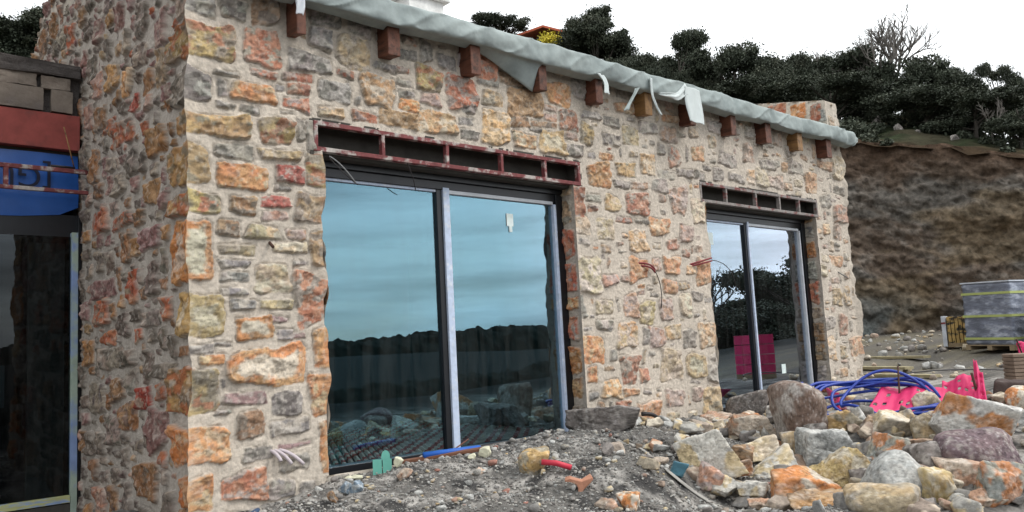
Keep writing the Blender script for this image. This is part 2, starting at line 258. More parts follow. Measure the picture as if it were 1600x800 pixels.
FRONT = "0.12,3.64,0.17,0.15,g;0.35,3.67,0.21,0.16,d;0.61,3.74,0.22,0.23,b;0.19,3.37,0.32,0.28,m;0.59,3.42,0.3,0.29,r;1.01,3.38,0.4,0.16,d;0.29,3.15,0.2,0.05,g;0.59,3.2,0.21,0.06,r;0.89,3.23,0.26,0.07,r;0.07,3.01,0.18,0.25,d;0.26,3.03,0.09,0.14,d;0.51,3.03,0.36,0.16,o;0.73,3.11,0.07,0.05,g;0.89,3.13,0.2,0.09,r;0.87,3,0.23,0.1,r;0.28,2.89,0.15,0.06,d;0.47,2.89,0.17,0.07,d;1.11,3.61,0.21,0.17,g;0.23,2.73,0.45,0.16,y;0.69,2.75,0.27,0.21,m;0.91,2.79,0.07,0.18,g;0.99,2.75,0.06,0.27,g;0.34,2.54,0.3,0.11,g;0.72,2.56,0.36,0.09,k;0.05,2.42,0.18,0.29,y;0.41,2.35,0.39,0.2,o;0.8,2.41,0.25,0.15,R;0.74,2.29,0.14,0.05,d;1.03,2.46,0.16,0.26,m;0.12,2.12,0.21,0.15,m;0.4,2.12,0.21,0.14,b;0.67,2.17,0.24,0.09,R;0.67,2.06,0.21,0.07,p;0.99,2.14,0.29,0.24,b;0.29,1.94,0.16,0.13,b;0.57,1.92,0.26,0.1,k;0.84,1.92,0.15,0.08,p;0.08,1.76,0.16,0.44,w;1.05,1.82,0.16,0.28,b;0.35,1.78,0.28,0.08,k;0.78,1.81,0.3,0.08,c;0.33,1.67,0.23,0.06,g;0.33,1.57,0.22,0.07,g;0.63,1.56,0.27,0.23,c;0.88,1.69,0.14,0.04,g;0.98,1.41,0.3,0.38,r;0.33,1.46,0.21,0.05,g;0.39,1.36,0.19,0.08,g;0.66,1.36,0.27,0.07,k;0.12,1.29,0.24,0.29,Y;0.48,1.18,0.3,0.17,w;0.69,1.24,0.14,0.05,v;0.73,1.13,0.14,0.09,g;0.85,1.12,0.11,0.05,v;1.05,1.01,0.16,0.31,o;0.23,1.07,0.13,0.03,g;0.58,0.89,0.62,0.26,w;0.09,1.04,0.16,0.07,g;0.08,0.74,0.22,0.32,m;0.39,0.66,0.33,0.09,v;0.73,0.59,0.23,0.17,d;1.02,0.64,0.19,0.33,o;0.23,0.78,0.04,0.07,g;0.23,0.57,0.12,0.04,g;0.43,0.45,0.22,0.19,b;0.75,0.41,0.32,0.11,g;0.14,0.34,0.26,0.25,o;0.49,0.24,0.23,0.11,d;0.79,0.27,0.28,0.05,v;0.79,0.14,0.25,0.13,g;1.06,0.22,0.11,0.4,o;0.37,0.02,0.33,0.19,r;0.68,-0.04,0.21,0.13,g;0.07,0.02,0.14,0.21,o;1.16,3.79,0.28,0.14,d;1.49,3.79,0.22,0.15,g;1.43,3.55,0.33,0.27,k;1.74,3.48,0.23,0.08,g;1.94,3.49,0.16,0.07,r;1.34,3.34,0.16,0.07,r;1.24,3.17,0.3,0.18,g;1.67,3.25,0.32,0.27,O;1.95,3.37,0.17,0.06,g;1.98,3.27,0.17,0.05,g;2,3.17,0.21,0.1,o;2.23,3.46,0.27,0.22,m;2.24,3.27,0.22,0.11,p;2,3.65,0.19,0.11,d;2.03,3.78,0.16,0.07,p;2.22,3.72,0.15,0.19,d;2.45,3.67,0.23,0.14,d;1.19,2.98,0.23,0.08,k;1.52,2.99,0.25,0.09,r;1.87,3.02,0.39,0.14,B;2.31,3.05,0.42,0.2,O;2.65,3.12,0.19,0.09,g;2.69,2.99,0.22,0.09,d;2.63,3.39,0.37,0.31,r;2.94,3.69,0.24,0.24,r;3.29,3.65,0.37,0.12,b;2.96,3.55,0.27,0.06,g;3.01,3.4,0.27,0.16,k;3.45,3.43,0.46,0.3,B;3.03,3.11,0.36,0.32,O;3.38,3.22,0.23,0.11,b;3.42,3.03,0.31,0.15,O;3.71,3.24,0.36,0.06,b;3.58,3.16,0.17,0.04,d;3.82,3.43,0.19,0.06,p;3.81,3.33,0.19,0.08,p;3.82,3.06,0.36,0.24,Y;3.95,3.6,0.37,0.24,o;4.27,3.74,0.23,0.25,g;4.09,3.34,0.28,0.23,r;4.12,3.17,0.2,0.08,p;4.16,3.02,0.26,0.14,d;4.35,3.22,0.19,0.25,y;4.45,3.45,0.28,0.09,g;2.69,3.24,0.19,0.08,g;4.79,3.43,0.27,0.12,d;4.77,3.22,0.3,0.13,g;5.04,3.63,0.35,0.12,o;5.06,3.79,0.33,0.1,g;5.11,3.3,0.27,0.2,k;5.45,3.45,0.32,0.14,g;5.84,3.42,0.3,0.18,p;5.9,3.63,0.31,0.09,o;4.41,2.99,0.13,0.07,d;4.67,3.01,0.24,0.08,o;4.52,2.78,0.37,0.26,o;4.99,2.89,0.34,0.15,y;5.4,2.99,0.27,0.24,O;5.93,3.14,0.22,0.24,r;6.43,3.25,0.26,0.19,o;4.9,2.71,0.28,0.09,g;5.21,2.72,0.28,0.08,p;5.59,2.76,0.27,0.16,g;5.75,2.91,0.33,0.1,g;6.12,2.97,0.32,0.11,g;4.72,2.49,0.24,0.18,O;5.15,2.51,0.38,0.23,r;5.94,2.6,0.34,0.32,p;6.38,2.5,0.33,0.28,c;4.41,2.51,0.23,0.09,g;4.15,2.43,0.2,0.35,r;4.38,2.39,0.16,0.08,r;4.57,2.18,0.28,0.24,c;4.19,2.2,0.24,0.21,c;5.12,2.07,0.32,0.24,O;5.53,2.26,0.32,0.21,o;4.9,2.3,0.26,0.06,r;5.2,2.3,0.21,0.05,d;6.05,2.21,0.24,0.21,p;4.3,1.68,0.27,0.37,c;5.09,1.75,0.32,0.24,o;4.61,1.61,0.26,0.11,p;5.72,1.8,0.3,0.21,o;5.65,1.55,0.27,0.15,o;5.91,1.56,0.15,0.09,y;6.32,1.74,0.22,0.3,o;4.91,1.33,0.22,0.26,p;5.18,1.24,0.25,0.23,Y;5.54,1.28,0.24,0.27,p;5.94,1.33,0.23,0.25,c;4.47,1.31,0.27,0.15,c;4.09,1.32,0.14,0.24,g;4.46,1.12,0.27,0.12,g;4.82,1,0.32,0.27,O;5.32,0.96,0.26,0.25,p;5.15,0.98,0.11,0.2,g;5.65,1.01,0.29,0.16,O;6.3,0.96,0.27,0.3,O;5.95,0.92,0.23,0.21,g;4.28,0.87,0.25,0.27,o;4.56,0.79,0.11,0.12,g;4.81,0.61,0.26,0.29,r;5.56,0.64,0.34,0.35,c;6.04,0.6,0.36,0.26,Y;6.36,0.55,0.16,0.34,g;4.5,0.43,0.29,0.19,O;4.82,0.37,0.25,0.08,o;5.59,0.25,0.34,0.19,p;6.28,0.16,0.26,0.32,y;4.68,0.24,0.23,0.1,r;5.11,0.12,0.38,0.24,o;5.53,0.05,0.23,0.08,k;5.41,-0.06,0.2,0.09,r;6.76,3.45,0.17,0.16,y;6.83,3.66,0.29,0.17,g;7.62,3.4,0.26,0.26,p;8.09,3.29,0.39,0.14,g;7.09,3.25,0.38,0.17,g;6.84,3.02,0.23,0.16,g;7.26,3.02,0.37,0.12,g;7.62,3.07,0.18,0.2,O;7.9,3.09,0.3,0.25,c;8.26,3.06,0.35,0.17,p;8.6,3.02,0.23,0.1,o;9.27,3.14,0.35,0.3,o;10.08,3.47,0.23,0.36,c;9.71,3.46,0.41,0.13,o;10.04,2.72,0.31,0.28,r;8.85,3.33,0.41,0.2,g;9.63,2.89,0.26,0.21,g;9.96,2.44,0.25,0.22,p;9.72,1.43,0.26,0.27,y;9.85,1,0.26,0.29,r;9.41,0.68,0.23,0.3,O;10.09,0.67,0.19,0.27,o;9.77,0.6,0.18,0.17,y;9.81,1.98,0.33,0.15,o;10.03,1.45,0.17,0.3,y;9.5,1.04,0.16,0.19,g"
SIDE = "0.11,2.42,0.36,0.28,k;0.11,1.76,0.25,0.48,v;0.78,2.33,0.3,0.19,B;0.31,2.12,0.24,0.16,b;2.2,2.31,0.52,0.24,r;1.54,2.21,0.53,0.12,r;1.42,1.97,0.27,0.26,b;0.81,1.96,0.48,0.16,v;0.36,1.89,0.35,0.17,y;2.15,1.45,0.51,0.21,r;0.3,1.38,0.37,0.13,d;0.79,1.31,0.35,0.12,d;2.05,1.66,0.58,0.16,v;1.78,3.58,0.28,0.21,y;1.4,3.41,0.26,0.21,O;0.58,3.61,0.32,0.27,v;0.53,3.3,0.22,0.26,k;0.65,2.73,0.35,0.21,B;1.65,3.01,0.36,0.21,r;1.18,3.18,0.18,0.15,R;2.27,3.62,0.27,0.22,p;0.16,0.78,0.25,0.32,b;0.96,0.68,0.27,0.19,R;1.34,0.53,0.36,0.22,b;0.7,0.45,0.43,0.29,v;0.12,0.38,0.15,0.27,s;0.13,0.06,0.25,0.27,r;0.95,0.03,0.51,0.26,b;1.74,0.39,0.32,0.22,g;1.81,1.02,0.44,0.18,g;2.24,0.67,0.4,0.28,g;1.39,1.01,0.37,0.14,d;0.47,0.89,0.35,0.12,d"
TREES = [
 (37.0, 19.8, 17.4, 2.3, 'd', 'holm oak at the left end of the dense row on the hill'),
 (36.1, 17.6, 16.4, 2.3, 'e', 'second holm oak from the left of the dense row'),
 (38.5, 17.3, 16.9, 2.1, 'd', 'round headed oak of the dense row above the stone parapet'),
 (36.5, 14.7, 15.2, 1.9, 'f', "lower oak of the dense row just right of the stone parapet's centre"),
 (39.6, 15.3, 16.4, 2.0, 'e', 'oak behind the right end of the stone parapet'),
 (37.5, 12.8, 15.0, 2.1, 'd', 'dark oak left of the tall bare tree'),
 (39.8, 12.5, 14.9, 2.0, 'f', "oak standing directly behind the bare tree's left side"),
 (38.0, 9.2, 13.6, 2.0, 'e', 'dark oak just right of the tall bare tree'),
 (36.4, 7.5, 12.6, 1.7, 'd', 'wide oak between the bare tree and the loose crowned tree'),
 (38.6, 7.2, 13.1, 1.5, 'f', 'oak left of the loose crowned tree'),
 (36.1, 5.3, 12.1, 1.8, 'g', 'loose crowned tree with sky showing through, near the right edge'),
 (34.4, 4.0, 10.7, 1.5, 'd', 'dark oak at the right edge of the photo'),
 (33.1, 14.7, 13.6, 2.2, 'e', 'low oak in front of the dense row behind the parapet'),
 (32.0, 10.4, 11.9, 1.9, 'e', 'low oak in front of the dark oak and the bare tree'),
 (34.7, 9.4, 11.9, 1.6, 'f', "low dark oak at the bare tree's foot"),
 (32.4, 6.9, 11.0, 1.8, 'd', 'low broad oak on the grassy slope above the cliff'),
 (31.1, 4.7, 9.7, 1.8, 'e', 'low oak under the loose crowned tree'),
 (29.5, 2.8, 8.5, 1.3, 'f', 'low dark oak in the right corner of the slope'),
 (35.5, 26.8, 21.9, 3.9, 'h', 'tall irregular tree standing alone above the roof beside the orange roofed building'),
 (36.0, 29.2, 20.8, 2.9, 'd', 'low dense oak at the foot of the tall lone tree'),
 (35.9, 26.3, 19.5, 2.4, 'e', "low oak to the right of the tall lone tree's trunk"),
 (35.3, 23.9, 18.1, 1.7, 'f', 'small round oak between the lone tree and the thin trunked tree'),
 (36.0, 22.9, 17.9, 1.9, 'e', 'small flat topped tree left of the thin trunked tree'),
 (35.3, 20.6, 18.0, 2.8, 'h', 'thin trunked loose tree just left of the dense row'),
 (34.9, 19.4, 16.0, 1.4, 'f', 'small dark oak under the right of the thin trunked tree'),
 (37.8, 38.6, 25.8, 2.2, 'f', 'small tree peeping over the roof left of the orange roofed building'),
 (7.3, 53.2, 24.1, 3.7, 'd', 'dark tree at the far left edge of the photo'),
 (10.2, 54.7, 24.8, 3.5, 'e', 'middle dark tree above the flat roof at the left'),
 (11.3, 50.4, 24.1, 2.9, 'f', 'dark tree touching the top of the left side wall'),
]
ROCKS = [
 (3.76, -0.5, 0.12, 0.69, 0.4, 's', 'a', 'dark grey brown boulder against the wall at the top of the gravel mound'),
 (4.66, -0.35, -0.08, 0.31, 0.3, 's', 'a', 'dark grey stone under the black rubber strap at the foot of the wall'),
 (4.15, -0.8, -0.13, 0.41, 0.25, 'g', 'f', 'flat pale grey slab between the mound and the big pale boulder'),
 (5.36, -0.35, -0.19, 0.42, 0.25, 'g', 'a', 'grey block with a dark left face lying against the foot of the wall'),
 (5.79, -0.4, -0.05, 0.35, 0.26, 'P', 'a', 'orange and grey stone below the left corner of the far window'),
 (3.44, -1.93, -0.03, 0.48, 0.36, 'l', 'a', 'large pale limestone boulder right of the blue plastic scrap'),
 (6.58, -0.31, 0.05, 0.48, 0.42, 's', 'r', "dark brown rounded boulder under the far window's mullion"),
 (5.18, -1.22, -0.05, 0.49, 0.35, 'x', 'a', 'bright orange and brown rock left of the tall standing boulder'),
 (6.25, -0.9, 0.02, 0.26, 0.23, 'g', 'a', "small grey white stone below the far window's sill"),
 (5.15, -1.82, 0.07, 0.38, 0.81, 'S', 't', 'tall brown grey boulder standing on end before the far window'),
 (6.8, -1.15, 0.03, 0.19, 0.28, 'g', 'r', 'grey stone tucked behind the right side of the tall standing boulder'),
 (5.43, -2.07, 0.03, 0.42, 0.25, 'y', 'a', 'cream and ochre rock just right of the tall standing boulder'),
 (5.34, -2.32, -0.01, 0.2, 0.19, 'b', 'a', 'small brown orange stone at the end of the cream and ochre rock'),
 (4.76, -2.3, -0.13, 0.48, 0.3, 'G', 'c', 'light grey squared block below the cream and ochre rock'),
 (3.74, -2.88, -0.14, 0.44, 0.34, 'Y', 'a', 'yellow green limestone rock in front of the light grey squared block'),
 (4.44, -1.73, -0.13, 0.36, 0.21, 'c', 'a', 'cream wedge shaped stone below the bright orange rock'),
 (4.05, -2.15, -0.2, 0.37, 0.32, 'l', 'a', 'pale grey knobbly rock between the cream wedge and the yellow green rock'),
 (3.39, -2.77, -0.24, 0.43, 0.27, 'w', 'a', 'orange and white pointed rock above the flat rust red piece'),
 (3.06, -3.1, -0.25, 0.4, 0.16, 'B', 'f', 'flat rust red piece of stone at the bottom edge of the photo'),
 (3.55, -2.11, -0.15, 0.24, 0.14, 'x', 'f', 'flat bright orange stone right of the large pale limestone boulder'),
 (3.22, -2.09, -0.18, 0.2, 0.2, 'p', 'a', 'pinkish pale stone at the foot of the large pale limestone boulder'),
 (3.25, -2.21, -0.25, 0.22, 0.15, 'l', 'a', 'off white stone beside the end of the white strip of film'),
 (3.31, -2.41, -0.28, 0.21, 0.16, 'l', 'f', 'pale flat stone between the off white stone and the orange pointed rock'),
 (3.06, -2.65, -0.31, 0.21, 0.11, 'P', 'a', 'small orange and pink stone at the bottom edge left of the rust red piece'),
 (5.38, -2.55, 0.0, 0.36, 0.27, 'c', 'a', 'cream topped brown stone in front of the pink netting'),
 (6.62, -2.38, 0.07, 0.24, 0.3, 'c', 'a', 'pale yellow pointed stone standing against the pink netting'),
 (6.86, -2.51, 0.05, 0.25, 0.18, 'w', 'a', 'white and orange stone beside the pale yellow pointed stone'),
 (5.41, -2.93, 0.0, 0.36, 0.28, 'k', 'a', 'cream topped slab with a brown underside below the pale yellow stone'),
 (5.27, -3.34, 0.04, 0.62, 0.53, 'W', 'a', 'huge white rock with an orange crust, largest of the pile'),
 (6.39, -3.22, 0.02, 0.36, 0.21, 'G', 'f', 'flat whitish grey stone behind the huge white and orange rock'),
 (4.73, -3.06, -0.07, 0.38, 0.16, 'x', 'f', "long flat orange and yellow stone between the pile's middle rocks"),
 (4.28, -3.0, -0.06, 0.31, 0.24, 'M', 'a', 'green grey rock with orange patches above the big rounded grey boulder'),
 (3.99, -3.45, -0.08, 0.29, 0.27, 's', 'r', 'dark grey rock left of the purple boulder'),
 (4.21, -3.7, -0.06, 0.49, 0.37, 'V', 'r', 'purple brown rounded boulder in front of the huge white rock'),
 (3.6, -3.35, -0.14, 0.41, 0.32, 'G', 'r', 'big rounded grey boulder right of the yellow green rock'),
 (3.01, -3.53, -0.19, 0.4, 0.2, 'k', 'r', 'grey brown rounded boulder cut by the bottom edge of the photo'),
 (3.54, -3.66, -0.17, 0.18, 0.22, 'Y', 'a', 'layered yellow brown stone below the dark grey rock'),
 (3.75, -3.62, -0.16, 0.22, 0.12, 'c', 'f', 'flat cream stone lying on the layered yellow brown stone'),
 (3.89, -3.68, -0.13, 0.26, 0.19, 'P', 'a', 'pale orange stone left of the blue grey rock'),
 (3.56, -3.79, -0.21, 0.17, 0.11, 'l', 'f', 'small cream stone below the pale orange stone'),
 (3.59, -3.93, -0.22, 0.22, 0.11, 'P', 'f', 'pink orange flat stone at the foot of the blue grey rock'),
 (3.74, -3.99, -0.17, 0.26, 0.32, 'M', 'a', 'blue grey rock with an orange base at the right edge of the pile'),
 (4.09, -3.99, -0.13, 0.11, 0.19, 'x', 'a', 'orange stone cut by the right edge behind the blue grey rock'),
 (7.16, -3.08, 0.1, 0.23, 0.26, 'w', 'r', 'round white and orange stone in front of the dark brown plate'),
 (3.7, -3.06, -0.15, 0.16, 0.21, 's', 'a', 'dark stone in the gap left of the big rounded grey boulder'),
 (3.78, -3.39, -0.13, 0.14, 0.2, 'k', 'a', 'brown stone between the big rounded grey boulder and the layered stone'),
 (4.96, -2.02, -0.08, 0.21, 0.27, 's', 'a', 'dark stone in the shade at the foot of the tall standing boulder'),
 (4.76, -1.9, -0.12, 0.18, 0.21, 'k', 'a', "grey brown stone left of the tall standing boulder's foot"),
 (4.27, -1.7, -0.14, 0.2, 0.15, 'b', 'f', 'brown flat stone beside the cream wedge'),
 (5.76, -2.54, 0.03, 0.19, 0.18, 'k', 'a', 'small tan stone between the cream topped rocks and the coil'),
 (4.61, -2.66, -0.09, 0.14, 0.18, 'g', 'a', 'small grey stone squeezed beside the squared block'),
 (3.31, -2.66, -0.28, 0.17, 0.19, 's', 'a', 'dark grey stone left of the orange and white pointed rock'),
 (3.34, -3.59, -0.21, 0.13, 0.11, 'g', 'a', 'small grey stone right of the cut grey brown boulder'),
 (4.99, -3.6, -0.06, 0.22, 0.19, 'l', 'a', 'white stone chip leaning on the right of the purple boulder'),
 (3.43, -3.91, -0.24, 0.14, 0.07, 'l', 'a', 'white pebbly stone at the bottom edge below the purple boulder'),
 (3.11, -3.33, -0.22, 0.11, 0.12, 'b', 'a', 'brown stone at the bottom edge left of the cut boulder'),
 (5.11, -0.2, -0.09, 0.18, 0.14, 'P', 'f', 'small orange stone at the foot of the wall'),
 (2.11, -1.29, 0.02, 0.21, 0.19, 'y', 'r', 'tan rounded stone on the mound behind the red conduit'),
 (2.15, -2.17, -0.17, 0.16, 0.16, 'w', 'a', 'half white half brown stone near the bottom of the mound'),
 (2.02, -2.09, -0.17, 0.17, 0.1, 'P', 'f', 'pinkish stone half buried at the bottom of the mound'),
 (5.14, -0.3, -0.18, 0.14, 0.13, 'b', 'a', 'little brown stone between the grey blocks at the wall'),
 (0.93, -0.47, -0.04, 0.11, 0.1, 'u', 'a', 'blue grey chip left of its twin below the window corner'),
 (1.0, -0.54, -0.03, 0.12, 0.11, 'u', 'a', 'blue grey chip nearer the cream foam scrap'),
 (0.8, -0.54, -0.07, 0.07, 0.1, 'b', 'a', 'small brown stone beside the blue grey chips'),
 (1.38, -0.61, 0.01, 0.12, 0.1, 'P', 'a', 'pinkish broken stone chip in front of the cream foam ball'),
 (1.79, -0.99, 0.0, 0.11, 0.08, 'P', 'a', 'pink broken brick chip under the blue pipe'),
]
DEBRIS = {'ball': (1.517, -0.328), 'foam2': (2.181, -0.608), 'foam3': (2.045, -0.614), 'sliver': (1.239, -0.096), 'green': (1.498, -0.12), 'film': (5.353, 3.513), 'red': (2.075, -1.477), 'terra': (2.026, -1.826), 'bluescrap': (3.012, -1.957), 'hole': (3.157, -1.35), 'twig': (2.103, -0.211), 'plank': ((1.645, -0.158), (2.235, -0.528)), 'bpipe': ((1.79, -0.291), (2.294, -0.413)), 'edge': ((3.311, -1.059), (3.442, -1.219), (2.959, -1.867), (3.062, -2.079), (3.097, -2.332), (2.923, -2.656)), 'hose': ((0.02, -0.4), (0.17, -0.3), (0.4, -0.18))}
COIL = (6.294, -2.076, 0.018)
COILUP = [(6.884, -0.9, 0.021), (6.895, -0.9, 0.245), (6.852, -0.9, 0.339)]
NETS = [('pink perforated netting spread under the middle of the blue coil', [(5.877, -2.051, 0.019), (6.6, -2.598, 0.003), (6.923, -2.478, 0.307), (6.682, -1.931, 0.291)], 9, 3), ('pink perforated netting slung between the steel rods right of the coil', [(6.674, -2.509, 0.006), (6.88, -2.891, 0.009), (7.194, -2.771, 0.427), (7.114, -2.389, 0.328)], 6, 4), ('upright ribbon of pink netting tied to the tall right rod', [(6.78, -2.8, 0.004), (6.816, -2.923, 0.004), (7.091, -2.803, 0.406), (7.234, -2.68, 0.574)], 2, 5), ('small corner of pink netting left of the coil beside the boulder', [(7.962, -0.6, -0.031), (6.425, -1.569, 0.006), (6.621, -1.449, 0.224), (8.217, -0.48, 0.181)], 3, 2), ('pink netting hanging at the right edge above the ridged block', [(9.632, -2.4, 0.453), (9.69, -2.5, 0.327), (9.826, -2.5, 0.687), (9.557, -2.4, 0.651)], 3, 4)]
RODS = [('dark upright steel rod in front of the blue coil', (6.641, -2.117, 0.013), (6.701, -2.117, 0.519), 0.01), ('slanting dark rod holding the pink ribbon upright', (7.099, -2.756, 0.038), (6.933, -2.756, 0.423), 0.014), ('short dark rod poking over the pink netting', (7.108, -2.438, 0.031), (7.149, -2.438, 0.298), 0.009), ('dark rod standing above the netting at the right edge', (9.443, -2.5, 0.46), (9.246, -2.5, 0.706), 0.01)]
CABLE = [(9.354, -1.0, 0.284), (9.918, -1.4, 0.36), (12.685, -1.6, 0.126)]
PLATE = ((7.521, -2.9, 0.151), (.42,.12,.36))
BLOCK = (9.112, -2.6, 0.226)
YB = (33.46, 28.97, 19.3)
# ---------- rubble stonework: a panel of real relief, stone by stone ----------
def panel(name, O, U, V, Wd, Ht, stones, weights, seed, step=.01, holes=(), top=None, parent=None, relief=(.012,.03), mortar=MORT, sizes=None, smear=.010, gap=.013, gain=(1,1,1), grow=1.04, ends=(True, True), flipn=False, edge_quoin=True):
    rng = np.random.default_rng(seed)
    O, U, V = [np.array(a, float) for a in (O, U, V)]; Nn = np.cross(U, V)
    if flipn: Nn = -Nn
    nu, nv = int(round(Wd/step))+1, int(round(Ht/step))+1
    us = np.linspace(0, Wd, nu); vs = np.linspace(0, Ht, nv)
    sdf = np.full((nv, nu), .2, np.float32); sid = np.full((nv, nu), -1, np.int32); occ = np.zeros((nv, nu), bool)
    for (a, b, c, d) in holes: occ[int(c/step):int(d/step)+1, int(a/step):int(b/step)+1] = True
    recs = []
    def place(cu, cv, w_, h_, code, big):
        i = len(recs); m = min(w_, h_)
        R = (w_+h_)*.5+.06
        i0, i1 = max(0, int((cu-R)/step)), min(nu, int((cu+R)/step)+2); j0, j1 = max(0, int((cv-R)/step)), min(nv, int((cv+R)/step)+2)
        if i1-i0 < 2 or j1-j0 < 2: return
        uu, vv = np.meshgrid(us[i0:i1]-cu, vs[j0:j1]-cv)
        a = rng.normal(0, .04 if big else .09); ca, sa = math.cos(a), math.sin(a)
        x = uu*ca+vv*sa; y = -uu*sa+vv*ca
        x = x+.13*m*(fbm(uu*9+i*3.7, vv*9, 1.3, 2)-.5)*1.6; y = y+.16*m*(fbm(uu*7+i*1.9, vv*7, 7.1, 2)-.5)*1.6
        y = y*(1+rng.normal(0, .12)*x/(w_*.5+.01)); x = x*(1+rng.normal(0, .10)*y/(h_*.5+.01))
        r = m*.5*rng.uniform(.12, .5)
        qx = np.abs(x)-(w_/2-r); qy = np.abs(y)-(h_/2-r)
        s = np.hypot(np.maximum(qx, 0), np.maximum(qy, 0))+np.minimum(np.maximum(qx, qy), 0)-r
        S = sdf[j0:j1, i0:i1]; k = s < S; S[k] = s[k]; sid[j0:j1, i0:i1][k] = i
        occ[j0:j1, i0:i1] |= s < gap
        recs.append((cu, cv, w_, h_, code))
    for (cu, cv, w_, h_, code) in stones: place(cu, cv, w_*grow, h_*grow, code, True)
    codes = list(weights); pw = np.array([weights[c] for c in codes], float); pw /= pw.sum()
    for (a0, a1, b0, b1, tries) in (sizes or ((.22,.34,.13,.26,500),(.15,.26,.09,.19,2500),(.10,.20,.05,.12,6000),(.08,.17,.03,.06,9000),(.05,.10,.025,.06,12000))):
        for _ in range(tries):
            cu, cv = rng.uniform(0, Wd), rng.uniform(0, Ht); w_, h_ = rng.uniform(a0, a1), rng.uniform(b0, b1)
            if rng.random() < .16: w_, h_ = h_, w_
            i0, i1 = int((cu-w_/2)/step), int((cu+w_/2)/step)+1; j0, j1 = int((cv-h_/2)/step), int((cv+h_/2)/step)+1
            if i0 < 0 or j0 < 0 or i1 >= nu or j1 >= nv: continue
            if occ[j0:j1, i0:i1].any(): continue
            place(cu, cv, w_, h_, codes[rng.choice(len(codes), p=pw)], False)
    n = len(recs)
    cu_, cv_, w__, h__ = [np.array([r[k] for r in recs]) for k in range(4)]
    P = np.array([np.concatenate([PAL[r[4]][0], PAL[r[4]][1], PAL[r[4]][2], [PAL[r[4]][3]]]) for r in recs])
    P[:, :9] *= rng.uniform(.82, 1.16, (n, 1))*np.tile(gain, 3)[None, :]; P[:, :9] *= rng.uniform(.95, 1.05, (n, 9))
    hh = rng.uniform(relief[0], relief[1], n)*np.clip(.5+np.minimum(w__, h__)*5, .6, 1.3); tu = rng.normal(0, .09, n); tv = rng.normal(.02, .09, n); off = rng.uniform(0, 60, n)
    centre = np.array([1. if r[4] in 'wY' else 0. for r in recs])
    UU, VV = np.meshgrid(us, vs); k = np.maximum(sid, 0)
    fine = fbm(UU*45, VV*45, seed, 3)-.5
    s2 = sdf+fine*.017+(fbm(UU*6, VV*6, seed+9, 2)-.45)*smear*2.2
    edge = sstep(.002, -.005, s2); msk = sstep(.002, -.005, s2)*(sid >= 0)
    lu, lv = UU-cu_[k], VV-cv_[k]
    rough = fbm(UU*16+off[k], VV*16, off[k], 4)-.5
    ter = fbm(UU*9+off[k], VV*13, 3+off[k], 2); ter = np.floor(ter*7+.35*fine)/7-.5
    H = edge*(hh[k]*.7+lu*tu[k]*.8+lv*tv[k]*.8+rough*.046+ter*.060)+edge*.004
    Hm = (fbm(UU*5, VV*5, seed+2, 2)-.5)*.014+(fbm(UU*30, VV*30, seed+4, 3)-.5)*.010
    crack = np.exp(-((s2-.002)/.006)**2)*sstep(.36, .55, fbm(UU*8, VV*8, seed+5, 2))*(sid >= 0)
    h = np.where(msk > 0, np.maximum(Hm, H*msk+Hm*(1-msk)), Hm)-.016*crack
    # colours
    n1 = fbm(UU*11+off[k], VV*11, off[k], 3); n2 = fbm(UU*14+off[k]*1.7, VV*18, 9+off[k], 3); t = .85*sstep(.35, .65, n1)[..., None]
    cc = P[k][..., 0:3]*(1-t)+P[k][..., 3:6]*t
    th = P[k][..., 9]; dn = -sdf/(np.minimum(w__, h__)[k]*.5+1e-6)
    acc = sstep(.60-th*.25, .68-th*.25, n2)*(1-centre[k])+centre[k]*sstep(.38, .60, dn+(n2-.5)*.9)
    cc = cc*(1-acc[..., None])+P[k][..., 6:9]*acc[..., None]
    n3 = fbm(UU*40+off[k], VV*60, 2, 2); cc = cc*(1-.42*sstep(.58, .72, n3)[..., None]); n4 = fbm(UU*55+off[k], VV*38, 6, 2); cc = cc+(np.array((.62,.57,.5))-cc)*(.30*sstep(.62,.74,n4))[..., None]
    mm = mortar*(.88+.24*fbm(UU*3, VV*3, seed+7, 3))[..., None]*(.9+.2*fbm(UU*40, VV*40, seed+8, 2))[..., None]
    dust = (.0+(.20+.5*sstep(2, 9, UU) if Wd > 8 else .0)+.45*sstep(.5, .75, fbm(UU*2.2, VV*2.2, seed+12, 3))*sstep(.45,.65,fbm(UU*20, VV*20, seed+13, 2)))[..., None]
    cc = cc*(1-dust*.6)+mm*dust*.6
    col = mm*(1-msk[..., None])+cc*msk[..., None]
    # geometry; every free edge rounds over its arris by e
    e = np.zeros((nv, nu)); sh = np.zeros((nv, nu))
    def ecurve(vv, sd, am=.17): return .001+am*np.maximum(0, fbm(vv*4.0, vv*0+sd, 3., 4)-.38)
    px = UU.copy(); pz = VV.copy()
    bw = .05
    def arris(cols_mask_u, sign, vmask, sd, am=.17 if Wd > .5 else .08):
        nonlocal h, px
        d = (UU-cols_mask_u)*sign; m = (d >= -1e-6) & (d < bw) & vmask
        ev = ecurve(VV, sd, am); f = 1-d/bw
        h = np.where(m, h*(1-f)+ev*f, h); px = np.where(m, px-sign*ev*f, px)
    allv = np.ones_like(UU, bool)
    if ends[0]: arris(0, 1, allv, O[0]+O[1]*3+0.)
    if ends[1]: arris(Wd, -1, allv, (O+U*Wd)[0]+(O+U*Wd)[1]*3)
    for (a, b, c, d_) in holes:
        vm = (VV >= c-1e-6) & (VV <= d_+1e-6)
        arris(a, -1, vm, (O+U*a)[0]+(O+U*a)[1]*3, .08); arris(b, 1, vm, (O+U*b)[0]+(O+U*b)[1]*3, .08)
    if top is not None:
        tp = top(us)[None, :]; pz = np.minimum(VV, tp)
    pts = O+px[..., None]*U+pz[..., None]*V+h[..., None]*Nn
